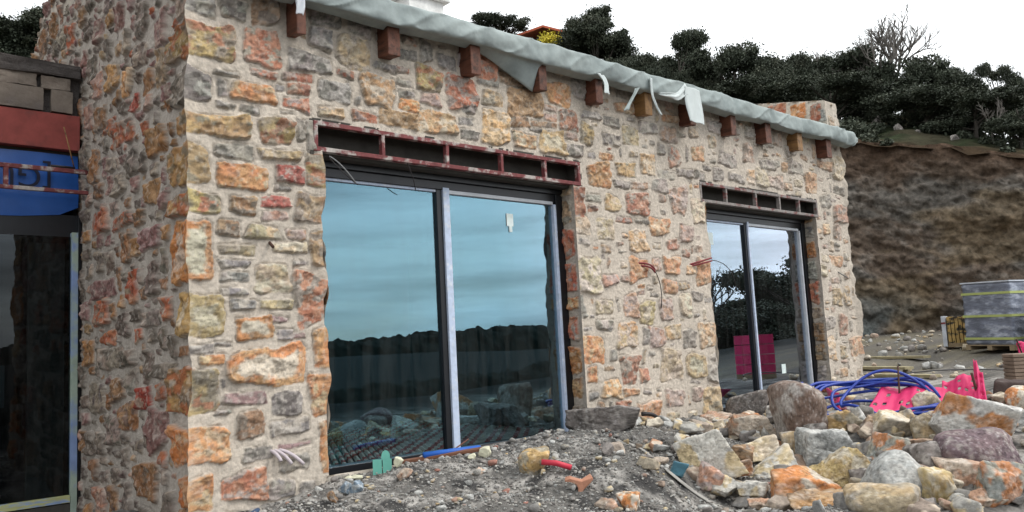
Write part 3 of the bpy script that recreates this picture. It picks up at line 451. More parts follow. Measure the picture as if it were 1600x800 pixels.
    idx = np.arange(nu*nv).reshape(nv, nu); F = np.stack([idx[:-1,:-1], idx[:-1,1:], idx[1:,1:], idx[1:,:-1]], -1)
    keep = np.ones(F.shape[:2], bool); uc = (us[:-1]+us[1:])/2; vc = (vs[:-1]+vs[1:])/2
    for (a, b, c, d_) in holes: keep &= ~((uc[None, :] > a) & (uc[None, :] < b) & (vc[:, None] > c) & (vc[:, None] < d_))
    if top is not None: keep &= VV[:-1, :-1] < np.minimum(top(us)[None, :-1], top(us)[None, 1:])-1e-6
    F = F[keep]
    if flipn: F = F[:, ::-1]
    used = np.zeros(nu*nv, bool); used[F.ravel()] = True; remap = np.cumsum(used)-1
    cols = np.concatenate([col, np.ones((nv, nu, 1))], -1).reshape(-1, 4)
    me = npmesh(name, pts.reshape(-1, 3)[used], remap[F], cols[used])
    return link(name, me, M_STONE, parent)
def parse(s): return [(float(a), float(b), float(c_), float(d), e) for a, b, c_, d, e in (t.split(',') for t in s.split(';'))]
# ---------- the stone house ----------
house = empty('stone_house', (0, 0, 0)); tag(house, 'unfinished house of rough orange and grey stonework with two big glazed openings', 'house')
ZB = -.7
frontW = {'g': 30, 'p': 18, 'd': 8, 'o': 12, 'k': 10, 'v': 5, 'b': 7, 'c': 10, 'O': 9, 'r': 4}
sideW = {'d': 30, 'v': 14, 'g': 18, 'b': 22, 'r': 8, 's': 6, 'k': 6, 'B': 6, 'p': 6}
HO = ((1.07, 4.10, 0-ZB, 2.64-ZB), (1.02, 4.21, 2.64-ZB, 2.88-ZB), (6.47, 9.30, 0-ZB, 2.64-ZB), (6.40, 9.38, 2.64-ZB, 2.88-ZB))
fst = [(x, z-ZB, w_, h_, k) for x, z, w_, h_, k in parse(FRONT)]
def snap(st_):
    o_ = []
    for x, z, w_, h_, k in st_:
        a, b = x-w_/2, x+w_/2
        if a < .13: a = -.05
        if b > 10.17: b = 10.35
        for e_ in (1.07, 6.47):
            if abs(b-e_) < .10 and z-h_/2 < 2.6-ZB: b = e_+.04
        for e_ in (4.10, 9.30):
            if abs(a-e_) < .12 and z-h_/2 < 2.6-ZB: a = e_-.04
        o_.append(((a+b)/2, z, b-a, h_, k))
    return o_
fst = snap(fst)
def ftop(u): return np.where((u > 9.93) | (u < .36), 4.53, 4.06)-ZB
panel('front_wall', (0, 0, ZB), (1, 0, 0), (0, 0, 1), 10.30, 5.23, fst, frontW, 3, step=.01, holes=HO, top=ftop, parent=house, sizes=((.20,.34,.13,.26,400),(.14,.26,.08,.17,1600),(.10,.20,.04,.09,3500),(.08,.16,.025,.05,3000),(.05,.10,.022,.05,1200)), gap=.018)
sst = [(5.04-(.06+.13*((i*.618) % 1)), z, .20+.22*((i*.618) % 1), h_, k) for i, (x, z, w_, h_, k) in enumerate(fst) if x-w_/2 < 0 and h_ > .1]
sst += [(5.04-y, z-ZB, w_, h_, k) for y, z, w_, h_, k in parse(SIDE) if y > .45]
def stop(u):
    y = 5.04-u
    return np.interp(y, [0, 3.6, 4.28, 5.04], [4.53, 5.3, 5.22, 4.7])-ZB
big = ((.22,.36,.16,.30,700),(.14,.26,.10,.20,5000),(.10,.18,.06,.13,9000),(.06,.12,.03,.07,12000))
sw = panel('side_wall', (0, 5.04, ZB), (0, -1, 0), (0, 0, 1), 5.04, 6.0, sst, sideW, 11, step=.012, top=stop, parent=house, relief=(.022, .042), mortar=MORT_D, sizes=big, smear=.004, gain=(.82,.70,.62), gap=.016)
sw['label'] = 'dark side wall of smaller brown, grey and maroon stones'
# jambs, end wall, parapet
JW = {'g': 30, 'b': 20, 'd': 15, 'o': 12, 'k': 12, 'r': 8}
jz = ((.16,.20,.18,.34,60),(.12,.2,.10,.2,500),(.08,.16,.05,.10,1500))
for x1, sd in ((4.10, 21), (9.30, 22)):
    q = random.Random(sd); z = .12; js = []
    while z < 2.6:
        hgt = q.uniform(.16, .34); js.append((.14+q.uniform(-.01,.02), z+hgt/2, .17, hgt-.04, q.choice('gbdobkrB'))); z += hgt+.03
    j = panel('window_jamb', (x1, .27, 0), (0, -1, 0), (0, 0, 1), .27, 2.64, js, JW, sd, parent=house, sizes=jz, ends=(False, True), mortar=MORT*.8)
for x1, sd in ((1.07, 23), (6.47, 24)):
    panel('window_jamb', (x1, 0, 0), (0, 1, 0), (0, 0, 1), .27, 2.64, [], JW, sd, step=.015, parent=house, sizes=jz, ends=(True, False), mortar=MORT*.8)
panel('end_wall', (10.30, 0, ZB), (0, 1, 0), (0, 0, 1), 5.04, 6.0, [], frontW, 31, step=.025, top=lambda u: np.interp(u, [0, 3.6, 4.28, 5.04], [4.53, 5.3, 5.22, 4.7])-ZB, parent=house, sizes=((.2,.34,.13,.26,600),(.12,.24,.07,.16,1500)))
par = [(3.0-y, z-3.9, w_, h_, k) for y, z, w_, h_, k in ((.14,4.36,.2,.3,'r'),(.45,4.45,.28,.26,'o'),(.8,4.55,.3,.22,'r'),(.06,4.3,.1,.2,'g'),(1.2,4.6,.3,.2,'g'))]
panel('parapet', (9.93, 3.0, 3.9), (0, -1, 0), (0, 0, 1), 3.0, 1.35, par, frontW, 33, step=.015, top=lambda u: 4.53+.21*(3.0-u)-3.9, parent=house)
m = MB()
def slab_top(x0, x1):
    yz = [(-.0, 4.525), (3.6, 5.295), (4.28, 5.215), (5.04, 4.695)]
    v = []; f = []
    for y, z in yz: v += [(x0, y, z), (x1, y, z), (x0, y, z-.5), (x1, y, z-.5)]
    for i in range(3):
        a = i*4; b = a+4; f += [(a, a+1, b+1, b), (a+2, b+2, b+3, a+3), (a, b, b+2, a+2), (a+1, a+3, b+3, b+1)]
    f += [(0, 2, 3, 1), (12, 13, 15, 14)]
    m.add(v, f)
M_COP = mat('mortar_coping', tuple(MORT*.9), .95); slab_top(.0, .36); m.build('parapet_coping', M_COP, house); m = MB(); slab_top(9.95, 10.29); m.build('parapet_coping', M_COP, house)
# roof plane
MB().add([(.3,-.20,3.98),(10.0,-.20,3.98),(10.0,3.6,4.95),(.3,3.6,4.95),(.3,5.0,4.4),(10.0,5.0,4.4),(.3,-.20,3.92),(10.0,-.20,3.92),(10.0,3.6,4.87),(.3,3.6,4.87),(.3,5.,4.32),(10.,5.,4.32)],
         [(0,1,2,3),(3,2,5,4),(6,9,8,7),(9,10,11,8),(0,6,7,1),(0,3,9,6),(1,7,8,2)]).build('roof', M_ROOF, house)
MB().box(.02, 10.28, 5.0, 5.3, ZB, 4.4).build('back_wall', M_ROOMW, house)
MB().box(4.7, 5.35, 3.7, 4.3, 4.9, 6.30).box(4.62,5.43,3.62,4.38,6.301,6.37).build('white_chimney', mat('white_plaster', (.7,.7,.68), .8), house, bevel=.01)
# rafters
rr = random.Random(4)
for i in range(11):
    x = (.80, 1.68, 2.61, 3.51, 4.37, 5.22, 6.08, 6.98, 7.82, 8.67, 9.52)[i]
    mb = MB(); wd = (.085,.13,.125,.112,.115,.13,.12,.12,.145,.145,.155)[i]; a = rr.uniform(-.03, .03)
    n = 6; v = []; f = []
    for k in range(n+1):
        y = .08-.25*k/n; z0 = 3.53+(.012*rr.random())+.005*(n-k); z1 = 3.92
        for sx_, z in ((0, z0), (wd, z0+.006), (wd, z1), (0, z1)): v.append((x+sx_+a*y+rr.uniform(-.003,.003), y, z))
    for k in range(n):
        for e in range(4): f.append((k*4+e, (k+1)*4+e, (k+1)*4+(e+1) % 4, k*4+(e+1) % 4))
    f += [(0,1,2,3), (n*4+3, n*4+2, n*4+1, n*4)]
    r = mb.add(v, f).build('rafter', M_WOOD2 if i in (5, 9) else M_WOOD, house, bevel=.008)
    if i == 9: r['label'] = 'golden brown rafter tail'
# steel transom frames above the openings, and the dark recess behind
def transom(x0, x1, xs, M_PRIMER=M_PRIMER):
    f = MB(); t = .038
    f.box(x0, x1, -.015, .045, 2.85, 2.888).box(x0, x1, -.015, .045, 2.63, 2.668)
    o = f.build('transom_frame', M_PRIMER, house, bevel=.004)
    o['label'] = 'red primed steel frame smeared with plaster' if x0 < 2 else 'greyer steel frame smeared with plaster'
    for x in xs: MB().box(x, x+.032, -.012, .04, 2.668, 2.85).build('upright', M_PRIMER, o, bevel=.003)
    for x in (x0, x1-.035): MB().box(x, x+.035, -.014, .042, 2.668, 2.85).build('upright', M_PRIMER, o, bevel=.003)
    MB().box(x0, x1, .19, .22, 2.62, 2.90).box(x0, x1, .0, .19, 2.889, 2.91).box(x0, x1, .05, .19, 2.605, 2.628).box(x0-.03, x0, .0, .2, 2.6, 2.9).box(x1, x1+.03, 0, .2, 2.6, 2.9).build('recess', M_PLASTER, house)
transom(1.02, 4.21, (1.68, 2.39, 3.07, 3.67)); transom(6.40, 9.38, (6.97, 7.68, 8.29, 8.83), M_PRIMER2)
# windows
def window(x0, x1, mx, mull, rs):
    y = .20
    f = MB(); f.box(x0, x1, y-.03, y+.12, 2.55, 2.612).box(x0, x1, y+.00, y+.12, 2.47, 2.551).box(x1-.10, x1, y-.02, y+.12, .0, 2.55).box(x0, x0+.03, y, y+.12, 0, 2.47).box(x0, x1-.1, y-.02, y+.12, -.05, .03)
    sw_ = .065 if mull > .05 else .05; f.box(mx-sw_, mx, y+.012, y+.07, .03, 2.47)
    o = f.build('window', M_BLACK, house, bevel=.004)
    o['label'] = 'wide sliding window in black frame' if mull > .05 else 'narrower looking far sliding window'
    MB().box(mx, mx+mull, y-.012, y+.06, .03, 2.49).build('mullion', M_FILM, o, bevel=.004)
    MB().box(rs, rs+.045 if mull > .05 else rs+.03, y-.016, y+.05, .03, 2.44).build('stile', M_FILM if mull > .05 else M_WHITEF, o, bevel=.003)
    MB().box(mx+mull, rs, y-.008, y+.05, 2.435, 2.47).build('top_rail', M_WHITEF, o, bevel=.003)
    MB().box(x0+.03, mx-.05, y+.02, y+.05, 2.446, 2.475).build('top_rail', M_FILM, o, bevel=.003)
    if mull < .05: MB().box(mx+mull, rs, y-.01, y+.05, -.0+.031, .085).build('bottom_rail', M_WHITEF, o, bevel=.003)
    MB().box(x0+.03, mx-.05, y+.046, y+.049, .03, 2.45).build('glass_pane', M_GLASS, o)
    MB().box(mx+mull, rs, y+.026, y+.029, .03, 2.44).build('glass_pane', M_GLASS, o)
    return o
w1 = window(1.07, 4.10, 2.485, .075, 3.965); w2 = window(6.47, 9.30, 7.74, .035, 9.12)
stick = mat('pale_sticker', (.62,.70,.68), .5)
MB().box(3.31,3.40,.219,.222,2.17,2.30).box(3.34,3.38,.2185,.2215,2.11,2.18).build('sticker', stick, w1)
MB().box(6.83,6.97,.24,.243,2.14,2.30).build('sticker', stick, w2)
MB().box(8.36,8.47,.219,.222,.37,.50).build('sticker', stick, w2)
# rooms behind the glass
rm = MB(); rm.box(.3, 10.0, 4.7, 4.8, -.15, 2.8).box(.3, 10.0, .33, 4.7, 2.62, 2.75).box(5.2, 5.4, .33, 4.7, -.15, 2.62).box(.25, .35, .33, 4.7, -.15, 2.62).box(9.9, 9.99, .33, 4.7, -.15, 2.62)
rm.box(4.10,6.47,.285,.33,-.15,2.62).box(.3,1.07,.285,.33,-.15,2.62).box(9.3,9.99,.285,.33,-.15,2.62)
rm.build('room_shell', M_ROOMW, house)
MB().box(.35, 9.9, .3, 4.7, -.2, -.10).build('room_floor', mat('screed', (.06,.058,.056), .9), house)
hm = MB(); hm.box(1.13, 4.9, .34, 4.3, -.099, -.085)
matt = hm.build('heating_mat', mat('black_mat', (.03,.03,.033), .5, var=.1)); tag(matt, 'dark studded floor heating mat seen through the big near window', 'floor mat')
st = MB(); st2 = MB(); q = random.Random(2)
for i in range(46):
    for jx in range(48):
        x = 1.18+i*.08+(.04 if jx % 2 else 0); y = .40+jx*.08
        t = st if (i*7+jx*3) % 5 < 3 else st2
        a = [(x+.028*math.cos(g*1.047), y+.028*math.sin(g*1.047)) for g in range(6)]
        t.add([(px, py, -.086) for px, py in a]+[(x+(px-x)*.7, y+(py-y)*.7, -.060) for px, py in a], [tuple(range(6, 12))]+[(g, (g+1) % 6, 6+(g+1) % 6, 6+g) for g in range(6)])
a = st.build('white_studs', mat('grey_plastic', (.78,.78,.78), .5, var=.1), matt); b = st2.build('red_studs', mat('red_plastic', (.50,.09,.10), .5, var=.1), matt)
a['kind'] = 'stuff'; b['kind'] = 'stuff'
# cables and conduits let into the wall
def tube(name, pts, r, m_, parent=None, n=8):
    return MB().tube(pts, r, n).build(name, m_, parent, smooth=True)
M_CON_W = mat('white_conduit', (.5,.44,.46), .5, var=.1, col2=(.3,.1,.12), c2t=(.6,.7), c2s=20); M_CON_R = mat('red_conduit', (.20,.03,.035), .5, var=.15); M_WIRE = mat('dark_wire', (.03,.025,.025), .5, var=0); M_BLUE = mat('blue_pipe', (.012,.04,.28), .4, var=.12, spec=.4); M_RUST = mat('rusty_steel', (.07,.035,.025), .8)
def bez(p0, p1, p2, n=10):
    p0, p1, p2 = Vector(p0), Vector(p1), Vector(p2)
    return [p0*(1-t)**2+p1*2*t*(1-t)+p2*t*t for t in [i/n for i in range(n+1)]]
for k, (dx, dz, l) in enumerate(((-.02,.0,.1),(.03,-.03,.14),(.09,.0,.16))):
    c1 = tube('conduit', bez((.60+dx*.5,.03,.25), (.62+dx,-.07,.25), (.65+dx*1.3+.02*k,-.10,.25-l*.75)), .014, M_CON_W, house)
    MB().tube([(.65+dx*1.3+.02*k,-.10,.251-l*.75),(.6505+dx*1.3+.02*k,-.1005,.248-l*.75)], .010, 8).build('bore', M_WIRE, c1)
tube('steel_stub', [(.62,.03,1.86),(.60,-.09,1.80)], .012, M_RUST, house)
for dz in (0, .03): tube('red_cable', bez((5.03,.02,1.78+dz), (5.2,-.10,1.80+dz), (5.34,-.04,1.71+dz)), .011, M_CON_R, house)
tube('wire', bez((5.33,-.05,1.72), (5.45,-.06,1.55), (5.42,-.03,1.30)), .005, M_WIRE, house)
for dz in (0, .035): tube('red_cable', bez((6.05,.02,1.80+dz*.5), (6.25,-.10,1.84+dz), (6.40,-.10,1.87+dz)), .011, M_CON_R, house)
tube('wire', bez((6.40,-.1,1.88), (6.7,-.2,1.85), (6.85,-.12,1.55)), .005, M_WIRE, house)
tube('wire', bez((1.16,.0,2.60), (1.25,-.04,2.55), (1.38,-.05,2.38)), .006, mat('grey_wire', (.2,.2,.2)), house)
tube('wire', bez((1.16,.0,2.59), (1.22,-.03,2.50), (1.40,-.04,2.37)), .004, M_WIRE, house)
tube('wire', bez((1.95,.02,2.66), (2.0,-.02,2.5), (2.1,.1,2.42)), .004, M_WIRE, house)
tube('steel_stub', [(9.8,.03,1.85),(9.98,-.08,1.72)], .010, mat('grey_steel', (.2,.19,.18)), house)
tube('black_rubber_strap', bez((4.55,-.35,.17), (4.75,-.45,.18), (4.88,-.32,-.02)), .022, M_WIRE); tag(bpy.data.objects['black_rubber_strap'], 'black rubber strap hanging out of the dark stone at the wall foot', 'strap')

# ---------- geotextile draped over the eave ----------
mem = empty('roof_membrane', (0,0,0)); tag(mem, 'grey green geotextile draped and rolled along the eave over the rafter tails', 'roof fabric')
def fabric():
    nx, na = 760, 44; X = np.linspace(.30, 10.50, nx)
    zt = 4.02+.008*np.sin(X*2.1)+.02*(fbm(X*1.2, X*0, 2)-.5)
    zb = 3.80-.01*np.sin(X*3.7+1)+.04*(fbm(X*1.7, X*0, 5)-.5)
    flap = np.where((X > 2.7) & (X < 3.50), (np.clip(X-2.7, 0, 1)/.80)**1.3*.26, np.where((X >= 3.50) & (X < 3.56), .26*(1-(X-3.50)/.06), 0))
    pinch = sum(np.exp(-((X-p)/.06)**2) for p in (.86,1.75,2.67,3.57,5.3,7.0,7.9,8.75,9.6,10.1))
    depth = .035+.035*fbm(X*1.3, X*0, 8)
    V = []
    for a in range(na):
        s = a/(na-1)
        if s < .35:
            t = s/.35; y = .55-(.55+.20)*t; z = zt+.11+.02-.13*t*t+0*X+ (1-t)*.03
            y = y+0*X
        elif s < .75:
            t = (s-.35)/.4; g = t*math.pi
            y = -.20-depth*np.sin(g)**.45*(1-.4*pinch) ; z = zt+(zb-zt)*(.5-.5*np.cos(g*.999))*1.0
        else:
            t = (s-.75)/.25
            y = -.20+.10*t+0*X+.03*np.minimum(flap*8, 1)*t; z = zb+.015-.02*t-flap*t
        nrm = (fbm(X*2.3+s*3.1, s*4.0+0*X, 1, 3)-.5)*.045+(fbm(X*9-s*9, s*7+0*X, 4, 3)-.5)*.012+(1-np.abs(2*fbm(X*2.2+s*3, s*2.+0*X, 9, 2)-1))**10*.022
        nrm = nrm*min(1, s*6)
        y = y-nrm*(1 if s < .78 else -.3); z = z+nrm*(.25 if s < .5 else -.15)
        end = sstep(10.28, 10.5, X); yc, zc = -.20, 3.92
        y = y*(1-end*.75)+yc*end*.75 if s > .2 else y; z = z*(1-end*.7)+zc*end*.7
        V.append(np.stack([X+.012*(fbm(X*5+s*8, s*6+0*X, 7)-.5), y, z], -1))
    V = np.array(V); idx = np.arange(nx*na).reshape(na, nx)
    F = np.stack([idx[:-1,:-1], idx[1:,:-1], idx[1:,1:], idx[:-1,1:]], -1).reshape(-1, 4)
    me = npmesh('membrane_sheet', V.reshape(-1, 3), F); o = link('membrane_sheet', me, M_CLOTH, mem)
    s_ = o.modifiers.new('thick', 'SOLIDIFY'); s_.thickness = .006
fabric()
def strip(pts, wv, name='torn_strip', m_=M_CLOTH, parent=mem, taper=1., seed=1, th=.004):
    n = 24; V = []; P_ = [Vector(p) for p in pts]; W = Vector(wv); q = random.Random(seed)
    def cr(t):
        t *= len(P_)-1; i = min(int(t), len(P_)-2); f = t-i
        a, b, c_, d = P_[max(i-1,0)], P_[i], P_[i+1], P_[min(i+2,len(P_)-1)]
        return .5*((2*b)+(c_-a)*f+(2*a-5*b+4*c_-d)*f*f+(3*b-a-3*c_+d)*f**3)
    for i in range(n+1):
        t = i/n; p = cr(t); k = 1+(taper-1)*t
        for j in range(7):
            u = j/6-.5; jag = q.uniform(-.006,.006)
            V.append(p+W*u*k+Vector((0, .012*math.sin(j*1.4+t*5+seed), jag if i == n else 0)))
    F = [(i*7+j, i*7+j+1, (i+1)*7+j+1, (i+1)*7+j) for i in range(n) for j in range(6)]
    me = npmesh(name, [tuple(v) for v in V], F); o = link(name, me, m_, parent); s_ = o.modifiers.new('thick', 'SOLIDIFY'); s_.thickness = th; return o
M_WSTRIP = mat('pale_fabric_strip', (.50,.54,.53), .9, var=.1, bump=.1)
M_WSTRIP = mat('pale_fabric_strip', (.50,.54,.53), .9, var=.1, bump=.1)
strip([(4.346, -0.27, 3.826), (4.386, -0.3, 3.725), (4.371, -0.33, 3.6)], (0.11, 0.02, 0), m_=M_WSTRIP, taper=1, seed=2)
strip([(4.956, -0.27, 3.776), (4.827, -0.3, 3.634), (4.675, -0.33, 3.463)], (0.1, 0.02, 0.03), m_=M_CLOTH, taper=1, seed=3)
strip([(5.216, -0.27, 3.944), (5.2, -0.3, 3.719), (5.289, -0.33, 3.499)], (0.07, 0.02, 0), m_=M_WSTRIP, taper=0.6, seed=4)
strip([(5.903, -0.27, 3.942), (5.693, -0.3, 3.803), (5.501, -0.33, 3.77), (5.243, -0.36, 3.733)], (0.0, 0.02, 0.14), m_=M_WSTRIP, taper=0.2, seed=5)
strip([(6.035, -0.27, 3.965), (5.99, -0.3, 3.733), (5.984, -0.33, 3.509)], (0.34, 0.02, 0), m_=M_WSTRIP, taper=1, seed=6)
strip([(0.804, -0.24, 3.828), (0.802, -0.24, 3.742), (0.794, -0.24, 3.665)], (0.075, 0, 0), m_=M_WHITEF, taper=1, seed=7)

# ---------- the lower block on the left with its door ----------
ann = empty('side_block', (-2, 2.8, 0)); tag(ann, 'lower block at the left with a dark glass door under a blue film', 'building')
def at(o): o.location = (2, -2.8, 0); return o
M_BLK = mat('concrete_block', (.20,.165,.135), .95, var=.25, vscale=12, bump=.6, bscale=40, col2=(.12,.10,.09), c2t=(.5,.7))
M_SLABE = mat('dark_slab_edge', (.075,.065,.06), .95, var=.3, vscale=9, bump=.9, bscale=20, bdist=.03)
M_RED = mat('red_primed_beam', (.26,.06,.05), .75, var=.25, vscale=5, col2=(.09,.045,.04), c2t=(.5,.68), c2s=2.2, bump=.2, bscale=20)
def rough_box(name, x0, x1, y0, y1, z0, z1, m_, parent, amp=.012, seed=0):
    bm = bmesh.new(); bmesh.ops.create_cube(bm, size=1)
    for v in bm.verts: v.co = Vector(((v.co.x+.5)*(x1-x0)+x0, (v.co.y+.5)*(y1-y0)+y0, (v.co.z+.5)*(z1-z0)+z0))
    n = int(max(3, min(40, (x1-x0)/.04)))
    bmesh.ops.subdivide_edges(bm, edges=bm.edges[:], cuts=min(n, 24), use_grid_fill=True)
    co = np.array([v.co[:] for v in bm.verts]); d = np.stack([fbm(co[:,0]*12+k*9+seed, co[:,1]*12, co[:,2]*12, 3)-.5 for k in range(3)], -1)*amp*2
    for v, q_ in zip(bm.verts, d): v.co += Vector(q_)
    me = bpy.data.meshes.new(name); bm.to_mesh(me); bm.free(); return link(name, me, m_, parent)
at(rough_box('slab_edge', -5, -.03, 2.78, 3.2, 3.83, 3.97, M_SLABE, ann, .03, 1))
at(rough_box('wall_backing', -5, -.02, 2.86, 3.1, 3.40, 3.83, M_SLABE, ann, .01, 2))
for i, (a, b) in enumerate(((-5, -2.6), (-2.55, -1.3), (-1.27, -.42), (-.38, -.12))):
    at(rough_box('concrete_block', a, b, 2.80, 2.95, 3.70, 3.825, M_BLK, ann, .02, 3+i))
for i, (a, b) in enumerate(((-2.0, -1.3), (-1.28, -.36), (-.29, -.10))):
    at(rough_box('concrete_block', a, b, 2.79, 2.95, 3.47, 3.69, M_BLK, ann, .008, 13+i))
at(MB().box(-5, -.03, 2.80, 3.0, 3.10, 3.455).build('steel_beam', M_RED, ann, bevel=.006))
at(MB().box(-5, -.02, 2.9, 3.0, 3.0, 3.10).build('dark_gap', M_PLASTER, ann))
M_BFILM = mat('blue_film', (.014,.085,.33), .35, var=.15, vscale=3, bump=.15, bscale=6, bdist=.02, spec=.5)
fl = MB(); n = 30
for k in range(n+1):
    x = -5+4.97*k/n; fl.v += [(x, 2.86+.012*math.sin(k*1.3), 3.06), (x, 2.84+.012*math.sin(k*2.1), 2.65), (x, 2.86, 2.44+.02*math.sin(k*.9)+(0.08 if k > n-1 else 0))]
for k in range(n): a = k*3; fl.f += [(a, a+3, a+4, a+1), (a+1, a+4, a+5, a+2)]
film = fl.build('blue_film', M_BFILM, ann, smooth=True); at(film); film['label'] = 'blue protective film printed with upside down black letters'
cu = bpy.data.curves.new('lettering', 'FONT'); cu.body = '[GUA'; cu.size = .30; cu.extrude = .001
tmp = bpy.data.objects.new('tmp', cu); C.objects.link(tmp); bpy.context.view_layer.update(); lme = bpy.data.meshes.new_from_object(tmp.evaluated_get(bpy.context.evaluated_depsgraph_get())); bpy.data.objects.remove(tmp); lme.materials.clear()
lt = bpy.data.objects.new('lettering', lme); C.objects.link(lt); lt.parent = film
lt.matrix_local = Matrix.Translation((-.26, 2.815, 2.905)) @ Matrix.Rotation(math.pi/2, 4, 'X') @ Matrix.Rotation(math.pi, 4, 'Z')
lme.materials.append(mat('black_ink', (.01,.012,.03), .5, var=0, bump=0))
gf = MB(); gf.box(-5, -.02, 2.87, 2.95, 2.24, 2.46).box(-.035, -.005, 2.82, 2.95, -.5, 2.46)
gd = gf.build('glass_door', M_BLACK, ann, bevel=.003); at(gd)
M_TAPE = mat('green_blue_taped_frame', (.30,.36,.30), .6, var=.15, col2=(.20,.27,.45), c2t=(.5,.6), c2s=2.2, bump=.1)
M_TAPEY = mat('yellow_green_taped_frame', (.42,.42,.20), .6, var=.15, col2=(.25,.33,.50), c2t=(.48,.55), c2s=5, bump=.1, stretch=(1,1,6))
MB().box(-.095, -.04, 2.80, 2.90, -.5, 2.28).build('stile', M_TAPE, gd, bevel=.003)
MB().box(-5, -.10, 2.80, 2.90, -.30, -.235).build('bottom_rail', M_TAPEY, gd, bevel=.003)
MB().box(-5, -.095, 2.85, 2.855, -.235, 2.24).build('glass_pane', M_GLASS2, gd)
at(MB().box(-5, -.02, 2.81, 3.1, -.8, -.31).build('sill', M_PLASTER, ann))
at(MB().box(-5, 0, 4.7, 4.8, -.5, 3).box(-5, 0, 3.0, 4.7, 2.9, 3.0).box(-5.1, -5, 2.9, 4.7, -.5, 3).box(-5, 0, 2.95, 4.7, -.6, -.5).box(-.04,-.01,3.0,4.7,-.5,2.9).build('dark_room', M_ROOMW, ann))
at(MB().box(-.42, -.10, 3.05, 3.09, -.3, 2.2).build('grey_panel', mat('grey_panel', (.30,.33,.34), .8, var=.1), ann))
at(MB().box(-1.05, -.70, 3.6, 3.7, -.3, 2.3).build('brown_panel', mat('brown_panel', (.26,.12,.08), .8), ann))
at(MB().box(-.72,-.58,3.2,3.34,.62,1.02).build('wrapped_parcel', mat('blueish_wrap', (.25,.35,.42), .5), ann))
# steel rail before the film
rail = MB(); rail.box(-3, -.0, 2.60, 2.64, 2.83, 2.87).box(-3, -.0, 2.60, 2.64, 2.63, 2.665)
ro = rail.build('steel_rail', M_PRIMER, ann, bevel=.003); at(ro)
MB().box(-.72,-.68,2.602,2.638,2.665,2.83).build('upright', M_PRIMER, ro, bevel=.002)
at(tube('wire', [(-.20,2.70,3.30),(-.13,2.62,2.90)], .006, M_WOOD2, ann))
at(tube('wire', [(-.33,2.62,2.885),(-.12,2.62,2.885)], .012, M_WIRE, ann))
wl = panel('rear_stone_wall', (-6, 6.5, 3.6), (1, 0, 0), (0, 0, 1), 6.6, 1.25, [], {'s': 4, 'd': 3, 'g': 2}, 44, step=.02, sizes=((.15,.3,.06,.12,1500),(.08,.2,.04,.08,2500)), mortar=np.array((.16,.15,.14)), ends=(False, False))
tag(wl, 'low grey stone wall seen over the roof of the left block', 'wall')
MB().box(-6, .6, 6.53, 6.9, 3.0, 4.84).build('wall_core', M_PLASTER, wl)
# ---------- ground sheet ----------
def axis(lo, hi, st, far, neg):
    a = list(np.arange(lo, hi+1e-6, st)); d = st; x = hi
    while x < far: d *= 1.16; x += d; a.append(x)
    d = st; x = lo; b = []
    while x > neg: d *= 1.16; x -= d; b.append(x)
    return np.array(b[::-1]+a)
gx = axis(-.4, 6.6, .022, 900, -900); gy = axis(-4.4, 0.14, .022, 120, -900)
GX, GY = np.meshgrid(gx, gy)
def detail(x, y):
    nearf = sstep(26, 3, np.hypot(x-3, y+2))
    inside = sstep(-.02, .05, x)*sstep(10.32, 10.28, x)*sstep(-.02, .02, y)
    return (1-inside)*nearf*((fbm(x*2.1, y*2.1, 1, 3)-.5)*.12+(fbm(x*9, y*9, 3, 3)-.5)*.05+(fbm(x*30, y*30, 6, 2)-.5)*.022)
GZ = ground(GX, GY)+detail(GX, GY)
n1 = fbm(GX*2.2, GY*2.2, 4, 4); n2 = fbm(GX*13, GY*13, 7, 3); n3 = fbm(GX*1.1+3, GY*3.5, 12, 3)
c1 = np.array((.16,.15,.138)); c2 = np.array((.40,.375,.345)); c3 = np.array((.065,.062,.06)); c4 = np.array((.27,.22,.15))
t = (sstep(.46,.62,n1)*sstep(.35,.6,n2))[...,None]; gc = c1*(1-t)+c2*t
t = sstep(.56,.68,fbm(GX*5, GY*5, 22, 3))[...,None]; gc = gc*(1-t)+c3*t
farm = sstep(7, 14, np.hypot(GX-3, GY+2))[...,None]; mud = np.array((.115,.105,.092))*(1-sstep(.5,.65,n3)[...,None])+np.array((.17,.15,.11))*sstep(.5,.65,n3)[...,None]
gc = gc*(1-farm)+mud*farm
fr = np.maximum(sstep(-4.8, -9, GY+3*(fbm(GX*.3, GY*.3, 2, 2)-.5)), sstep(26, 32, GX)*sstep(1, -3, GY))[...,None]; gc = gc*(1-fr)+np.array((.006,.008,.007))*fr
gc = gc*(.7+.6*fbm(GX*25, GY*25, 1, 2))[...,None]
idx = np.arange(GX.size).reshape(GX.shape); F = np.stack([idx[:-1,:-1], idx[:-1,1:], idx[1:,1:], idx[1:,:-1]], -1).reshape(-1, 4)
gme = npmesh('ground', np.stack([GX, GY, GZ], -1).reshape(-1, 3), F, np.concatenate([gc, np.ones(GX.shape+(1,))], -1).reshape(-1, 4))
kind(link('ground', gme, M_SOIL), 'structure')
